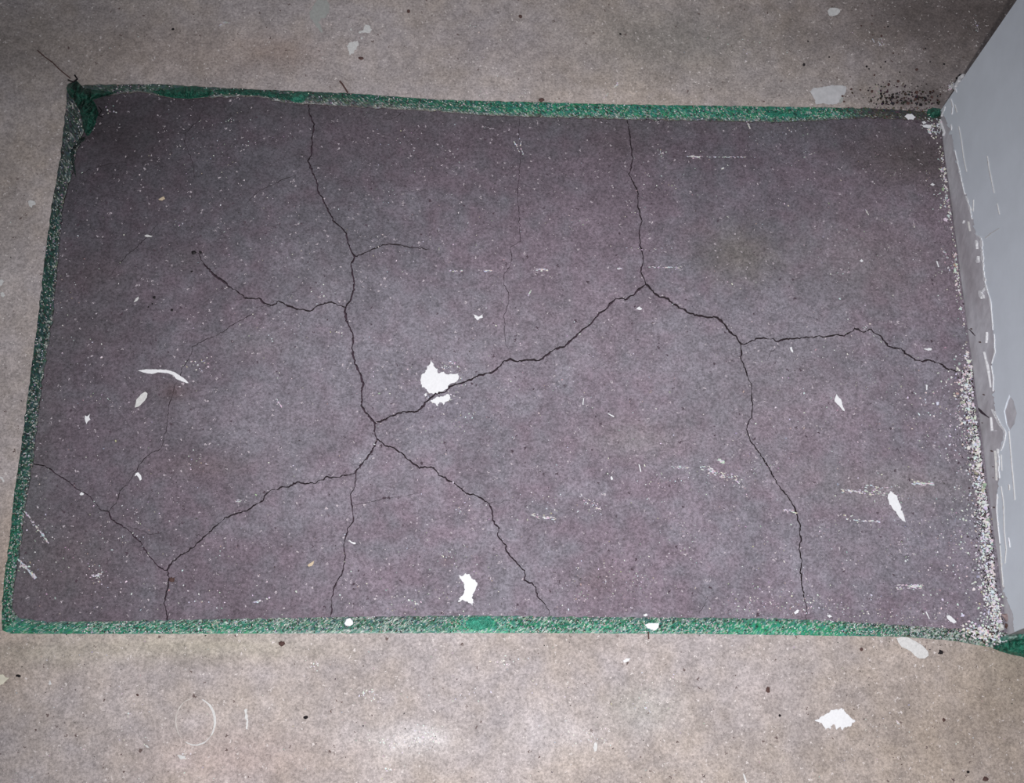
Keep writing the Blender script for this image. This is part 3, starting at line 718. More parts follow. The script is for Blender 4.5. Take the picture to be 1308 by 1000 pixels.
flake('plaster_chip', crop(660, 750, [(648,190),(670,180),(700,182),(722,182),(718,205),(700,220),(680,215),(660,205)]), 'white lump of plaster on the bottom green edge, right of its middle', 'plaster chip', 2.6, rag=.4)
flake('plaster_chip', crop(660, 750, [(638,140),(655,132),(665,142),(650,148)]), 'tiny white chip on the patch just above a lump on the bottom green edge', 'plaster chip', 1.4, rag=.2)
flake('plaster_chip', crop(660, 750, [(538,372),(555,360),(580,358),(565,375),(545,384)]), 'white scrap on the beige floor just under the middle of the bottom green edge', 'plaster chip', 1.4, rag=.4)
flake('plaster_chip', crop(660, 750, [(392,790),(402,780),(410,800),(405,830),(392,832),(388,810)]), 'upright white flake on the beige floor, low in the middle of the photo', 'plaster chip', 1.2, M_offwhite, .3)
flake('plaster_chip', crop(660, 750, [(1143,938),(1155,950),(1168,985),(1158,992),(1150,970)]), 'thin white flake at the bottom edge of the photo, right of centre', 'plaster chip', 1.2, M_offwhite, .2)
flake('plaster_chip', crop(978, 750, [(915,142),(930,140),(950,158),(968,175),(955,185),(935,175),(918,158)]), 'white plaster chip on the patch near its lower right corner', 'plaster chip', 2.2, rag=.3)
flake('plaster_splinter', crop(978, 750, [(808,125),(815,122),(832,160),(828,163)]), 'thin white splinter left of the chip near the lower right corner', 'splinter', 1.2, rag=.1)
flake('plaster_chip', crop(978, 750, [(142,128),(160,112),(172,115),(165,130),(150,138)]), 'small white chip on the patch above the bottom green edge, foot of the right crack', 'plaster chip', 1.8, rag=.2)
flake('plaster_chip', crop(978, 750, [(308,142),(325,138),(338,148),(322,155)]), 'small white chip on the patch above the cleanest green stretch at lower right', 'plaster chip', 1.8, rag=.2)
flake('plaster_chip', crop(978, 0, [(703,590),(715,578),(740,575),(762,592),(748,606),(722,608)]), 'white chip on the patch near the upper right corner, left of the green knob', 'plaster chip', 2.4, rag=.4)
flake('plaster_chip', crop(978, 0, [(790,635),(815,630),(840,632),(838,645),(820,650),(800,646)]), 'broken white chip below the green knob of film at the wall corner', 'plaster chip', 2.4, rag=.4)
flake('plaster_chip', crop(978, 0, [(790,618),(805,612),(815,622),(798,630)]), 'tiny white crumb touching the broken chip by the wall corner', 'plaster chip', 2.0, rag=.2)
flake('plaster_chip', crop(978, 0, [(832,935),(845,926),(858,934),(848,942)]), 'oval white chip on the upper right of the patch near the wall', 'plaster chip', 1.8, rag=.1)
flake('plaster_chip', crop(978, 250, [(475,330),(485,320),(496,330),(486,337)]), 'pale fleck standing alone in the upper right of the patch', 'plaster chip', 1.4, rag=.1)
flake('plaster_splinter', crop(978, 250, [(862,330),(870,330),(880,360),(873,362)]), 'thin white splinter near the wall, level with the top of the long white wall scrape', 'splinter', 1.2, rag=.1)
flake('plaster_splinter', crop(978, 250, [(810,955),(820,958),(820,982),(812,985)]), 'short upright white splinter below the right end of the long crack', 'splinter', 1.2, rag=.1)
flake('plaster_chip', crop(978, 250, [(798,775),(825,770),(842,772),(838,785),(815,783)]), 'flat white fleck just above the right end of the long crack', 'plaster chip', 1.2, rag=.5)
flake('plaster_chip', crop(0, 250, [(140,30),(155,20),(178,30),(182,45),(165,50),(160,62),(148,55)]), 'pale plaster scrap on the beige floor left of the green edge', 'plaster chip', 1.2, M_offwhite, .4)
flake('plaster_chip', crop(0, 250, [(-6,430),(10,420),(22,430),(10,450),(2,462),(-8,468)]), 'pale smear cut by the left edge of the photo, level with the twin black spots', 'plaster chip', .8, M_offwhite, .5)
flake('plaster_chip', crop(0, 250, [(0,490),(15,488),(28,505),(18,515),(5,510)]), 'pale scrap below another at the left edge of the photo', 'plaster chip', .8, M_offwhite, .5)
flake('plaster_chip', crop(0, 500, [(-4,428),(12,432),(24,455),(16,462),(8,445),(-4,438)]), 'thin pale scrap at the left edge of the photo beside the lower green edge', 'plaster chip', .8, M_offwhite, .3)
flake('plaster_chip', crop(0, 750, [(-10,440),(15,440),(30,455),(48,458),(30,475),(15,492),(-10,498)]), 'yellowish white scrap cut by the lower left edge of the photo', 'plaster chip', 1.6, plain('cream_plaster', (.62, .60, .50)), .4)
flake('plaster_chip', crop(0, 750, [(245,490),(250,470),(256,472),(262,490),(252,496)]), 'small pale fleck on the beige floor at lower left', 'plaster chip', .8, M_offwhite, .3)
flake('plaster_chip', crop(0, 750, [(730,800),(745,798),(758,812),(745,814)]), 'small white fleck left of the chalky ring', 'plaster chip', .9, M_offwhite, .3)
flake('plaster_chip', crop(0, 750, [(895,848),(915,850),(942,852),(935,868),(918,872),(905,862)]), 'white scrap just below the chalky ring', 'plaster chip', 1.2, M_offwhite, .5)
flake('chalk_streak', crop(0, 750, [(1240,615),(1252,615),(1254,650),(1258,690),(1255,720),(1243,720),(1246,680),(1238,650)]), 'short upright white streak right of the chalky ring', 'streak', .5, M_offwhite, .8)
flake('plaster_chip', crop(978, 0, [(928,436),(950,428),(972,408),(990,392),(996,402),(985,425),(968,448),(960,462),(948,450)]), 'bright white scrap of plaster against the upright wall edge, above the green knob', 'plaster chip', 2.2, rag=.4)
# ring of dried glue
t = empty('glue_ring', P(250, 921, 0)); tag(t, 'faint white ring of dried glue on the beige floor at lower left', 'ring mark')
def arc(a0, a1, w0, w1, name, mat):
    cx, cy, rx, ry = 249.6, 921.5, 25, 30; O, I = [], []; n = 26
    for k in range(n + 1):
        a = math.radians(a0 + (a1 - a0) * k / n); tt = math.sin(math.pi * k / n); w = w0 + (w1 - w0) * tt
        O.append((cx + (rx + w / 2) * math.cos(a), cy + (ry + w / 2) * math.sin(a))); I.append((cx + (rx - w / 2) * math.cos(a), cy + (ry - w / 2) * math.sin(a)))
    flake(name, O + I[::-1], None, None, .5, mat, .25, parent=t, z=0, inset=.15)
arc(-72, 42, .8, 3.4, 'ring_arc', M_offwhite); arc(42, 120, .8, 2.0, 'ring_arc', M_offwhite); arc(135, 262, .6, 1.4, 'ring_arc', plain('faint_glue', (.50, .47, .45)))

# little dark and brown bits, black spots
def nugget(name, px, py, r, label, cat, mat, hgt=.6, group=None, seed=1, z=None, parent=None, sx=1.0):
    rr = random.Random(seed * 13.1 + px); z0 = ground_z(px, py) if z is None else z; vs = []; n = 7
    c = P(px, py, z0)
    for lv, (f, h) in enumerate(((1.0, 0), (.95, .45), (.55, .85))):
        for k in range(n):
            a = k / n * 2 * math.pi; q = r * PX * f * rr.uniform(.55, 1.3)
            vs.append((c.x + math.cos(a) * q * sx, c.y + math.sin(a) * q, z0 - .0002 + h * hgt * r * PX * 2))
    vs.append((c.x, c.y, z0 + hgt * r * PX * 2)); fs = []
    for lv in (0, 1):
        for k in range(n): fs.append([lv * n + k, lv * n + (k + 1) % n, (lv + 1) * n + (k + 1) % n, (lv + 1) * n + k])
    for k in range(n): fs.append([2 * n + k, 2 * n + (k + 1) % n, 3 * n])
    o = mesh(name, vs, fs, mat, parent)
    if parent is None: tag(o, label, cat, group)
    return o
nugget('black_spot', 247.5, 322.5, 3.0, 'larger left one of the twin black spots at the end of the left crack', 'black spot', M_black, .25)
nugget('black_spot', 256, 322, 2.4, 'smaller right one of the twin black spots at the end of the left crack', 'black spot', M_black, .25)
nugget('black_spot', 196.5, 380, 2.1, 'black spot below left of the twin spots, topmost of a small cluster', 'black spot', M_black, .25)
nugget('black_spot', 194.5, 388, 1.1, 'tiny black spot in the middle of the small cluster', 'black spot', M_black, .25)
nugget('black_spot', 189.5, 392, 1.3, 'tiny black spot at the left of the small cluster', 'black spot', M_black, .25)
nugget('black_spot', 219.5, 396, 1.6, 'lone black spot to the right of the small cluster', 'black spot', M_black, .25)
nugget('black_spot', 245, 346.5, 1.4, 'faint black spot just below the twin spots', 'black spot', M_black, .25)
nugget('dark_crumb', 24, 863, 2.2, 'black crumb beside the cream scrap at lower left', 'crumb', M_black, .6, sx=1.3)
nugget('dark_crumb', 360, 822.5, 3.2, 'brown crumb on the beige floor under the left part of the bottom edge', 'crumb', M_brown, .5, sx=1.2)
nugget('dark_crumb', 390.5, 916, 1.9, 'black sliver alone on the beige floor right of the ring', 'crumb', M_black, .5, sx=1.5)
nugget('dark_crumb', 220, 740.5, 3.2, 'brown crumb at the junction of cracks in the lower left of the patch', 'crumb', M_brown, .5)
nugget('dark_crumb', 521.5, 14.5, 2.8, 'brown crumb near the top edge, right of the grey smear', 'crumb', M_brown, .5)
nugget('dark_crumb', 664.5, 21.5, 3.0, 'rusty brown crumb near the top edge, in the middle', 'crumb', M_brown, .5)
nugget('dark_crumb', 692, 128, 3.4, 'rusty brown crumb lying against the top green edge', 'crumb', M_brown, .5, sx=1.3)
nugget('dark_crumb', 461, 74.5, 2.3, 'small brown crumb below the pale spatter', 'crumb', M_brown, .5, sx=1.5)
nugget('dark_crumb', 221, 37.5, 1.8, 'small black crumb on the floor at upper left', 'crumb', M_black, .5)
nugget('dark_crumb', 792.5, 43.5, 1.6, 'small black crumb on the floor above the top green edge, right of centre', 'crumb', M_black, .5)
nugget('dark_crumb', 1027, 82.5, 2.2, 'black crumb above left of the pale plaster smear', 'crumb', M_black, .5)
nugget('dark_crumb', 1201.5, 833, 3.0, 'long dark crumb on the beige floor near the lower wall corner', 'crumb', M_black, .5, sx=1.2)
nugget('dark_crumb', 1100, 829, 2.1, 'dark crumb left of the large smooth white chip', 'crumb', M_brown, .5)
nugget('dark_crumb', 981, 881, 3.2, 'soft reddish brown crumb in the beige floor at right', 'crumb', M_brown, .3)
nugget('dark_crumb', 1205.5, 919.5, 2.6, 'brown crumb on the beige floor right of the jagged splash', 'crumb', M_brown, .4)
nugget('dark_crumb', 1236.5, 986, 2.0, 'dark crumb near the lower right corner of the photo', 'crumb', M_black, .5)
nugget('dark_crumb', 1258.5, 995, 3.0, 'brown crumb at the bottom edge, near the lower right corner', 'crumb', M_brown, .4, sx=1.3)
nugget('dark_crumb', 1227, 97, 2.6, 'black bit of crevice shade by the upright wall edge, above the bright white scrap', 'crumb', M_black, .5)  # black bit added as the shaded crevice along the wall edge
nugget('dark_crumb', 1222, 100, 1.8, 'small black bit of crevice shade just left of another by the upright wall edge', 'crumb', M_black, .5)  # second dark bit of the same painted crevice shade
nugget('dark_crumb', 996, 914, 1.6, 'black crumb left of the jagged splash', 'crumb', M_black, .5)
nugget('dark_crumb', 175.5, 887.5, 1.8, 'brown crumb above left of the chalky ring', 'crumb', M_brown, .5)
flake('tan_pebble', crop(330, 500, [(248,880),(258,870),(272,862),(284,856),(280,872),(270,884),(255,887)]), 'tan pebble on the lower left of the patch', 'pebble', 2.6, M_tan, .2)
for px, py, r, lab in ((817,597.5,0,'upright white splinter in the open area right of the middle'),(781,530.5,0,'slanting white splinter above the upright one, right of the middle'),(745,512,0,'thin upright white splinter nearest the middle of the patch')):
    L = {817: crop(660, 500, [(616,368),(623,370),(632,405),(626,409)]), 781: crop(660, 500, [(458,112),(466,110),(496,126),(490,130)]), 745: crop(660, 500, [(336,35),(342,30),(338,68),(332,66)])}[px]
    flake('plaster_splinter', L, lab, 'splinter', 1.3, rag=.1)
flake('paint_spot', crop(330, 250, [(1085,600),(1100,605),(1118,612),(1135,600),(1138,618),(1122,622),(1112,635),(1100,622)]), 'small white star-like paint spot above right of the large central splash', 'paint spot', .9, rag=.6)
flake('paint_spot', crop(660, 500, [(475,432),(482,428),(488,445),(480,450),(474,440)]), 'small white paint spot left of the upright splinter', 'paint spot', .9, rag=.3)
flake('paint_spot', crop(660, 250, [(605,570),(620,560),(638,572),(622,582)]), 'small white paint spot just below the fork of the long diagonal crack', 'paint spot', .9, rag=.5)
flake('paint_spot', crop(978, 250, [(120,765),(132,768),(140,785),(144,797),(132,790),(122,778)]), 'white paint spot just under the long right-hand crack near its fork', 'paint spot', .9, rag=.6)
flake('paint_spot', crop(0, 250, [(678,540),(688,520),(702,508),(704,520),(694,534)]), 'faint white stroke left of the small cluster of black spots', 'paint spot', .6, M_offwhite, rag=.4)
flake('paint_spot', crop(0, 250, [(802,15),(820,8),(832,0),(838,15),(822,26),(808,24)]), 'cream paint spot in the upper left of the patch', 'paint spot', 1.0, M_tan, rag=.5)
flake('paint_spot', crop(330, 500, [(452,755),(465,754),(478,762),(494,766),(490,774),(474,768)]), 'short white stroke beside the middle left crack near the bottom', 'paint spot', .9, rag=.4)
flake('paint_spot', crop(0, 250, [(730,202),(745,196),(775,204),(765,210),(740,209)]), 'thin flat white flake on the faint crack in the left of the patch', 'paint spot', .7, M_offwhite, rag=.2)

# chunk of rubble at the lower wall corner
t = empty('rubble_chunk', P(1284, 792, 0)); tag(t, 'pinkish rubble chunk with a white end at the lower foot of the wall', 'rubble')
nugget('brick_fragment', 1285, 788, 7.0, None, None, M_pink, .55, parent=t, z=-.0005, sx=.8)
nugget('white_fragment', 1278.5, 801, 4.6, None, None, M_offwhite, .6, parent=t, z=-.0005)
nugget('brown_fragment', 1287, 799, 4.0, None, None, M_brown, .6, parent=t, z=-.0005)
# dark strands by the top left corner
def strand(name, pts, r, label, cat, mat, zs):
    cu = bpy.data.curves.new(name, 'CURVE'); cu.dimensions = '3D'; cu.bevel_depth = r; cu.bevel_resolution = 1
    sp = cu.splines.new('POLY'); sp.points.add(len(pts) - 1)
    for q, (p, z) in zip(sp.points, zip(pts, zs)): q.co = (*P(p[0], p[1], z), 1)
    o0 = bpy.data.objects.new(name, cu); me = bpy.data.meshes.new_from_object(o0)
    vs = [tuple(v.co) for v in me.vertices]; fs = [list(p.vertices) for p in me.polygons]
    return tag(mesh(name, vs, fs, mat, smooth=True), label, cat)
strand('fibre_strand', crop(0, 0, [(190,255),(230,290),(265,315),(300,350),(330,375),(355,395)]), .0007, 'thin frayed strand sticking out of the upper left corner of the sheet', 'strand', M_brown, [.0007] * 6)
strand('fibre_strand', crop(0, 0, [(345,405),(372,415),(392,400),(378,380)]), .0011, 'short dark curled strand on top of the bunched film corner', 'strand', M_black, [.002, .006, .005, .004])
strand('fibre_strand', crop(0, 0, [(500,540),(515,560),(500,585),(520,592)]), .0007, 'tiny black curl of thread right of the bunched film corner', 'strand', M_black, [.0008] * 4)
strand('fibre_strand', crop(330, 0, [(412,410),(425,425),(438,445),(452,468)]), .0011, 'dark splinter crossing the top green edge near the first crack', 'strand', M_brown, [.001, .001, .001, .003])
strand('fibre_strand', crop(660, 750, [(668,225),(667,245),(669,262)]), .0008, 'short dark thread below the plaster lump on the bottom edge', 'strand', M_brown, [.001, .001, .001])
# gap of dirt behind the far end of the wall
# ---------------------------------------------------------------- crumbs nobody could count
class Grains:
    def __init__(s): s.v = []; s.f = []; s.c = []
    def add(s, px, py, r, col, flat=.6, asp=1.0, ang=None, z=None, rnd=random):
        z0 = ground_z(px, py) - .0001 if z is None else z
        c = P(px, py, z0); a0 = rnd.uniform(0, 6.28) if ang is None else ang; ca, sa = math.cos(a0), math.sin(a0)
        r *= PX; b = len(s.v); n = 5
        for k in range(n):
            a = k / n * 6.283 + rnd.uniform(-.4, .4); q = rnd.uniform(.65, 1.25)
            u, w = math.cos(a) * r * q * asp, math.sin(a) * r * q
            s.v.append((c.x + u * ca - w * sa, c.y + u * sa + w * ca, z0)); s.c.append(col)
            s.v.append((c.x + (u * ca - w * sa) * .75, c.y + (u * sa + w * ca) * .75, z0 + r * flat * rnd.uniform(.7, 1.3))); s.c.append(col)
        for k in range(n):
            j = (k + 1) % n; s.f.append([b + 2 * k, b + 2 * j, b + 2 * j + 1, b + 2 * k + 1])
        s.f.append([b + 2 * k + 1 for k in range(n)])
    def build(s, name, label, cat, parent=None):
        o = mesh(name, s.v, s.f, M_crumb, parent, cols=s.c)
        if parent is None: tag(o, label, cat, kind='stuff')
        else: o['kind'] = 'stuff'
        return o
g_ = random.gauss; U = random.uniform
WH_ = lambda: tuple(v * U(.75, 1.0) for v in (.80, .80, .82))
PL_ = lambda: tuple(v * U(.6, 1.0) for v in (.50, .47, .47))
DK_ = lambda: tuple(v * U(.5, 1.6) for v in (.035, .024, .026))
# along the foot of the wall
def base_x(y): 
    L = [(141,1203),(174,1206),(250,1215),(310,1224),(391,1233),(432,1240),(500,1244),(550,1250),(613,1258),(687,1268),(750,1273),(800,1282)]
    for (a, b), (c, d) in zip(L[:-1], L[1:]):
        if a <= y <= c: return b + (d - b) * (y - a) / (c - a)
    return 1282
g = Grains()
for i in range(4600):
    y = U(160, 800)
    dens = .05 + .22 * math.exp(-((y - 240) / 40) ** 2) + .2 * math.exp(-((y - 350) / 30) ** 2) + smooth(440, 480, y) * .8
    if U(0, 1) > dens: continue
    bx = base_x(y) - (1 + 3 * (y < 460))
    w = 3.2 + 3.2 * (y > 470) + 6 * math.exp(-((y - 515) / 35) ** 2) + 3 * smooth(640, 720, y) 
    if U(0, 1) < .14: w *= 3.5
    x = bx - abs(g_(0, w))
    if 255 < y and U(0,1) < .0: continue
    r = random.choice([.5, .7, .8, 1.0, 1.3]) * (1.0 + .9 * (U(0, 1) < .09))
    g.add(x, y, r, WH_() if U(0, 1) < .85 else PL_(), asp=U(1, 1.9))
for i in range(1300):
    y = U(470, 800); x = base_x(y) - abs(g_(0, 9)); g.add(x, y, U(.5, 1.1), DK_(), asp=U(1, 1.5))
g.build('plaster_dust', 'line of white plaster crumbs along the foot of the wall', 'crumbs')
# corner heaps
g = Grains()
for i in range(520):
    x = g_(1258, 13); y = 809 + (x - 1258) * .22 + g_(0, 5)
    if x > 1300 or x < 1200: continue
    g.add(x, y, U(.6, 1.9), random.choice([WH_(), WH_(), PL_(), DK_()]), asp=U(1, 1.5), z=.0015)
for i in range(120): g.add(g_(1272, 5), g_(785, 12), U(.6, 1.6), WH_(), z=.0)
g.build('plaster_crumbs', 'heap of white and dark crumbs at the lower end of the wall foot', 'crumbs')
g = Grains()
for i in range(60):
    g.add(g_(1190, 5), g_(160, 6), U(.5, 1.3), WH_(), asp=U(1, 1.6))
for (x, y, s) in ((1203, 160, 5), (1220, 108, 3), (1216, 112, 2.5), (1190, 166, 2.2)):
    for k in range(22): g.add(x - 3 + g_(0, s * .5), y + g_(0, s * .8), U(.5, 1.5), WH_())
g.build('plaster_crumbs', 'small white crumbs at the upper corner of the wall beside the green knob', 'crumbs')
# dark grit by the upper wall corner
grit = []
for i in range(230):
    x = g_(1155, 28); y = 134 - abs(g_(0, 13)); 
    if x > 1200 - (134 - y) * -.4 or x < 1080: continue
    grit.append((x, y, U(.7, 1.9)))
for x, y, r in ((1087,114,2),(1099,115,1.6),(1114,117,2.2),(1125,120,2),(1076,123,1.8),(1078,130,1.5),(1107,85,1.8),(1125,86,1.2),(1141,68,1.3),(1131,79,1.3),(1171,89,2),(1206,82,1.6),(1134,34,1.4),(1126,46,1.8),(1130,35,1.2),(1100,33,1.2),(1032,53,1.6),(1059,73,1.4),(1114,20,1.2),(1182,62,1.3),(1117,96,1.6),(1135,108,2.4),(1147,104,2.2),(1192,116,1.6),(1171,118,2.4),(1182,126,2.2),(1169,127,2.2),(1156,120,1.8),(1160,132,2.4),(1140,124,2.4),(1128,132,2),(1176,134,2.6),(1190,124,2.2),(1197,131,1.6),(1110,88,1.2),(1148,69,1),(1188,79,1.1),(1122,108,1),(1185,50,1),(1069,99,.9),(1049,103,1.1)):
    nugget('grit_crumb', x, y, r, 'dark brown grit crumb scattered on the floor before the wall corner', 'crumb', M_brown if (int(x) % 3) else M_black, .6, group='dark grit crumbs by the upper wall corner')
g = Grains()
for x, y, r in grit: g.add(x, y, r, DK_(), flat=.8)
for i in range(500):
    x = U(1060, 1196); u = U(0, 1)
    if U(0, 1) > smooth(1040, 1130, x): continue
    g.add(x, 137 + u * 14, U(.5, 1.3), tuple(v * U(.6, 1.8) for v in (.065, .055, .055)), z=.001)
for i in range(60): g.add(g_(1121, 3), g_(121, 5), U(.4, .9), PL_())
g.build('dark_grit', 'fine dark grit spilled over the top green edge beside the wall corner', 'grit')
# grains stuck on the green sheet
g = Grains()
for O, I, cnt, pw in ((TOP_Ow, TOP_Iw, 2600, .5), (LEFT_Ow, LEFT_Iw, 1300, .45), (BOT_Ow, BOT_Iw, 3700, .58)):
    LO, LI = arclen(O), arclen(I)
    for i in range(cnt):
        t_ = U(0, 1); a = at(O, LO, t_); b = at(I, LI, t_); u = U(.06, .98); x = a[0] + (b[0] - a[0]) * u; y = a[1] + (b[1] - a[1]) * u
        if O is TOP_Ow and x < 480 and U(0, 1) < .6: continue
        if O is TOP_Ow and x > 1080: continue
        if O is BOT_Ow and (595 < x < 640 or 930 < x < 1060) and U(0, 1) < .65: continue
        if O is BOT_Ow and x < 110 and U(0, 1) < .6: continue
        col = (PL_() if U(0, 1) < .75 else WH_()) if U(0, 1) < pw else DK_()
        g.add(x, y, U(.4, .85), col, flat=.9, asp=U(1, 1.8), z=SLABZ + .0015 + math.sin(u * math.pi) * .0012)
g.build('sheet_grit', None, None, parent=sheet)
# scattered specks over the patch and floor, denser in places the photo shows
g = Grains()
for i in range(2600):
    x, y = U(20, 1270), U(140, 795)
    if U(0, 1) > .16 + .5 * smooth(400, 1250, x) * smooth(150, 700, y) + .3 * smooth(600, 790, y): continue
    if not poly_inside(xy((x, y)), out): continue
    r = random.choice([.4, .5, .5, .6, .6, .8, 1.05])
    g.add(x, y, r, PL_() if U(0, 1) < .6 else WH_(), asp=U(1, 2))
CL = [(573,468,6,4,34,1.0),(588,486,2.5,4,14,.9),(577,506,5,4,20,.9),(548,508,4,6,12,.8),(590,742,4,5,16,.9),(606,745,3,10,10,.8),(1147,640,4,14,16,.8),(1050,918,4,6,0,1),(252,467,10,5,16,1.2),(255,462,7,4,8,1.3),(130,512,18,4,18,.8),(225,285,5,3,10,.9),(600,760,25,10,30,.7),(520,765,20,12,30,.8),(527,768,5,4,8,1.3),(575,715,9,7,26,.8),(425,425,5,3,6,1),(412,376,5,5,10,.9),
      (400,330,50,25,30,.6),(345,415,25,14,24,.7),(490,250,12,9,14,.6),(545,480,18,14,20,.6),(1180,790,45,10,90,.7),(1100,780,60,10,70,.8),(1040,770,25,12,50,.8),(965,765,22,12,60,.9),(770,750,35,18,90,.7),
      (870,680,18,14,40,.7),(855,615,25,6,26,.8),(905,600,12,6,18,.9),(930,610,22,7,40,.6),(955,590,10,16,24,.7),(985,590,18,12,40,.6),(1000,780,40,8,50,.8),(1190,690,35,25,70,.7),(1230,660,14,40,70,.8),
      (1215,540,25,25,40,.8),(1150,520,40,30,50,.6),(1110,545,60,30,40,.6),(1065,690,12,12,16,.9),(1220,335,14,16,18,.8),(1195,265,25,25,26,.7),(1100,310,30,20,24,.7),(1110,470,40,25,40,.6),
      (1010,170,14,5,20,.7),(990,185,25,12,24,.6),(1150,230,40,30,34,.6),(860,205,40,20,26,.7),(835,240,25,8,14,.9),(845,198,4,3,6,1.0),(730,285,14,5,9,.9),(810,265,12,6,14,.7),(640,560,60,20,30,.6),
      (590,650,14,5,16,1.0),(582,540,8,6,14,.8),(600,530,8,5,12,.8),(460,500,30,20,14,.7),(690,640,30,10,24,.8),(705,658,8,3,8,1.0),(760,645,12,6,18,.8),(700,480,60,30,34,.6),(820,750,15,18,26,.8),
      (300,155,10,2,10,.8),(115,165,8,5,10,1.1),(140,140,4,4,8,1.2),(260,205,30,14,24,.7),(250,160,40,10,12,.7),(330,190,20,8,10,.7),(560,210,40,12,20,.8),(500,180,30,12,20,.7),(70,300,6,20,14,.7),
      (90,370,14,30,24,.7),(60,590,16,60,20,.6),(125,735,12,8,20,.9),(105,700,25,15,26,.8),(180,640,40,25,36,.7),(160,690,20,10,20,.7),(240,765,40,14,26,1),(290,700,40,20,20,.7),(255,590,8,6,14,1.0),
      (335,520,30,30,24,.6),(60,430,25,30,16,.8),(110,440,20,15,14,.8),(50,680,8,12,16,1.1),(30,720,9,6,16,1.2),(570,300,40,25,26,.7),(480,310,30,10,16,.7),(1128,638,20,8,18,.8),(1085,660,5,3,8,1.0)]
for x, y, sx, sy, n, r in CL:
    for k in range(n): g.add(g_(x, sx), g_(y, sy), r * U(.45, 1.0), WH_() if U(0, 1) < .6 else PL_(), asp=U(1, 1.8))
for i in range(300):
    x, y = U(30, 1260), U(150, 790)
    if poly_inside(xy((x, y)), out): g.add(x, y, U(.4, .9), DK_(), flat=.3)
g.build('white_specks', None, None, parent=patch)
# chalky scuffs on the patch: many flecks along short strokes
def scuff(strokes, parent, name='scuff_marks'):
    g = Grains()
    for x0, y0, x1, y1, w, n, r in strokes:
        an = -math.atan2(y1 - y0, x1 - x0)
        for k in range(n):
            t_ = U(0, 1); g.add(x0 + (x1 - x0) * t_ + g_(0, .4), y0 + (y1 - y0) * t_ + g_(0, w), r * U(.5, 1.1), tuple(v * U(.7, 1) for v in (.66, .64, .68)), flat=.15, asp=U(1.2, 3.2), ang=an)
    return g.build(name, None, None, parent=parent)
scuff([(1076,626,1130,630,1.3,60,.9),(1165,616,1193,618,1.1,46,1.0),(1088,665,1123,666,.7,24,.9),(1100,619,1140,624,1.8,18,.8),(1000,652,1018,654,1.5,18,.9),(1145,750,1180,748,1.6,36,1.0),(1160,749,1176,749,1.0,20,1.0)], patch)
scuff([(574,346,593,346,.5,14,.8),(610,345,628,346,.5,14,.9),(685,344,699,345,.7,18,1.1),(789,343,795,343,.6,8,.9),(829,341,871,342,.8,24,.8),(795,317,860,318,1.0,12,.6),(675,378,678,370,.4,8,.9)], patch)
scuff([(878,200,958,201,.6,44,.8),(884,199,893,200,.7,14,1.1),(1010,210,1040,195,1,8,.6),(922,215,925,214,.5,6,.9),(953,155,958,163,.7,16,.9),(660,165,668,197,.9,14,.9),(657,180,665,198,.5,10,1.0)], patch)
scuff([(680,658,710,663,1.4,34,.8),(858,596,880,598,1.0,18,.8),(895,595,915,604,2.4,20,1.0),(918,588,924,589,.8,12,1.3),(920,605,945,615,2.6,40,.8),(738,630,770,655,3.0,24,.7)], patch)
scuff([(31,652,62,694,1.0,42,.9),(24,716,46,738,1.4,46,1.0),(115,737,132,733,1.5,24,.8),(300,640,312,640,1.5,10,.7),(352,510,360,520,.8,12,.8),(322,770,345,764,1.2,12,.8)], patch)
scuff([(1103,418,1130,440,1.2,10,.7),(1060,350,1085,345,2,10,.6),(1106,268,1109,274,.6,8,.9),(1166,280,1168,290,.5,8,.8),(1200,315,1212,330,1.0,14,.8)], patch)
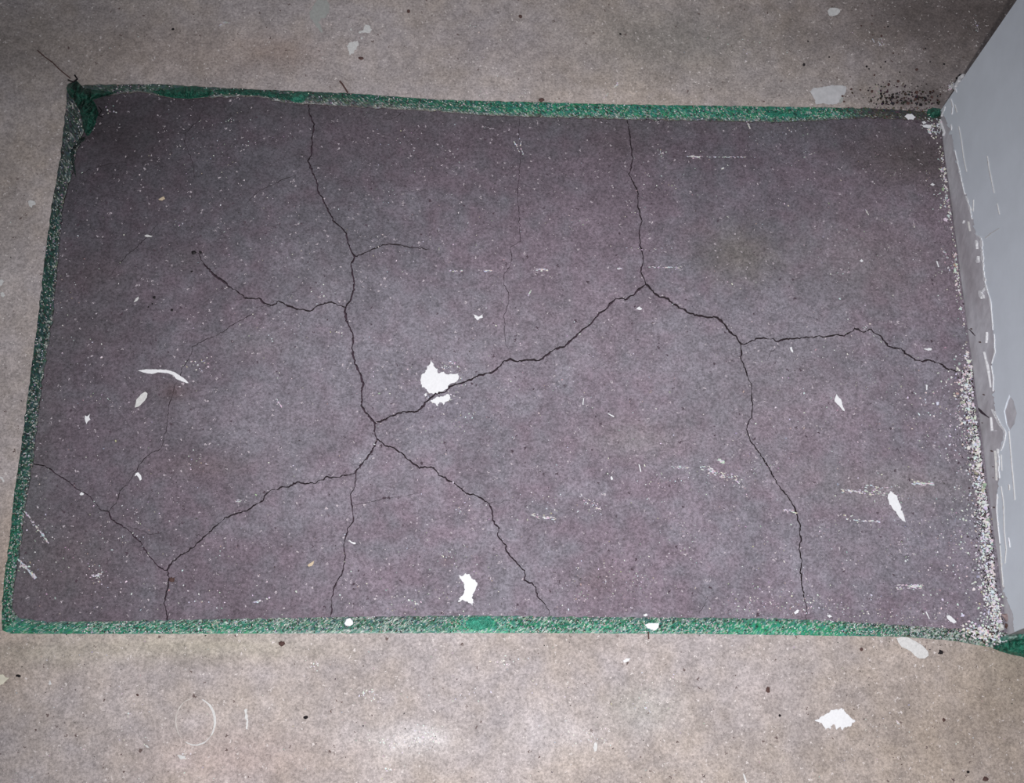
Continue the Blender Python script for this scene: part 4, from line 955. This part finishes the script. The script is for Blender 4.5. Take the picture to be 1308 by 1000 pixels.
# floor: specks and scuffs
g = Grains()
def on_floor(x, y): return not poly_inside(xy((x, y)), hole) and not (x > base_x(max(141, min(800, y))) - 2 and y < 800) and not (y < 141 and x > 1203 + (141 - y) * .67)
for i in range(2100):
    x, y = U(-20, 1330), U(-20, 1020)
    if U(0, 1) > (.22 if y < 140 else .85) or not on_floor(x, y): continue
    g.add(x, y, random.choice([.4, .5, .6, .7, .9]), random.choice([WH_(), PL_(), PL_(), DK_(), DK_()]), flat=.3, asp=U(1, 1.8))
for x, y, sx, sy, n, r in [(545,942,14,6,50,1.0),(495,950,10,6,34,1.0),(520,945,30,8,40,.7),(498,982,6,2,16,1.1),(470,885,7,4,16,1.2),(480,892,5,4,10,1.0),(402,853,6,5,12,1.1),(640,845,8,3,18,1.1),(300,48,18,12,0,1),
        (748,942,16,8,40,.8),(700,925,20,8,20,.7),(770,948,8,6,14,.9),(605,892,10,5,14,.9),(690,870,30,12,18,.8),(840,867,16,5,22,.9),(820,890,14,8,16,.8),(600,15,40,10,12,.7),(603,30,6,5,8,1.1),(630,80,20,12,14,.8),
        (340,60,40,30,30,.5),(385,68,14,10,34,.6),(430,30,14,8,24,.8),(960,50,16,14,14,1.0),(1145,170,2,2,0,1),(140,60,30,8,8,.9),(1125,52,4,5,16,.9),(1245,30,6,8,30,.8),(670,120,12,2,10,.9),(625,120,16,3,16,.8),
        (185,947,6,4,8,.9),(160,930,10,20,14,.8),(160,890,16,10,12,.8),(240,965,8,10,12,.9),(80,880,12,12,10,.7),(60,310,6,6,6,.9),(10,280,6,20,8,.8),(1180,940,30,14,14,.8),(1130,925,12,6,16,.8)]:
    for k in range(n): g.add(g_(x, sx), g_(y, sy), r * U(.45, 1.0), tuple(v * U(.75, 1) for v in (.78, .77, .78)), flat=.2, asp=U(1, 2))
for x, y, sx, sy, n, r in [(385,68,16,10,40,.6),(340,70,30,20,40,.6),(210,40,30,20,20,.9),(230,95,60,8,30,.6),(1160,820,50,5,30,.8),(1090,860,40,25,34,.8),(1150,950,60,30,20,.8),(900,110,100,14,16,.6),(1190,850,50,14,20,.6)]:
    for k in range(n):
        a, b = g_(x, sx), g_(y, sy)
        if on_floor(a, b): g.add(a, b, r * U(.5, 1.1), DK_(), flat=.3)
g.build('floor_specks', None, None, parent=floor)
scuff([(1114,50,1118,54,.7,16,.9),(1119,50,1126,59,1.0,22,.9),(1142,45,1148,55,.5,18,.7),(1244,22,1250,38,1.5,30,.8),(1105,80,1115,92,1.5,14,.7),(279,33,294,28,1.2,34,.9),(20,45,70,12,.8,24,.6),(60,14,75,6,.8,16,.8),
       (771,127,777,119,.6,26,.9),(784,111,790,106,.9,26,.9),(1048,118,1060,112,1.5,10,.8),(1005,110,1045,108,6,30,.5),(822,903,832,909,.6,14,.9),(1145,922,1150,924,.6,12,.9),(945,62,960,70,1.2,10,.9)], floor)
# ring's inner smudge dots and slight white edge on the floor rim
print('objects', len(bpy.data.objects))
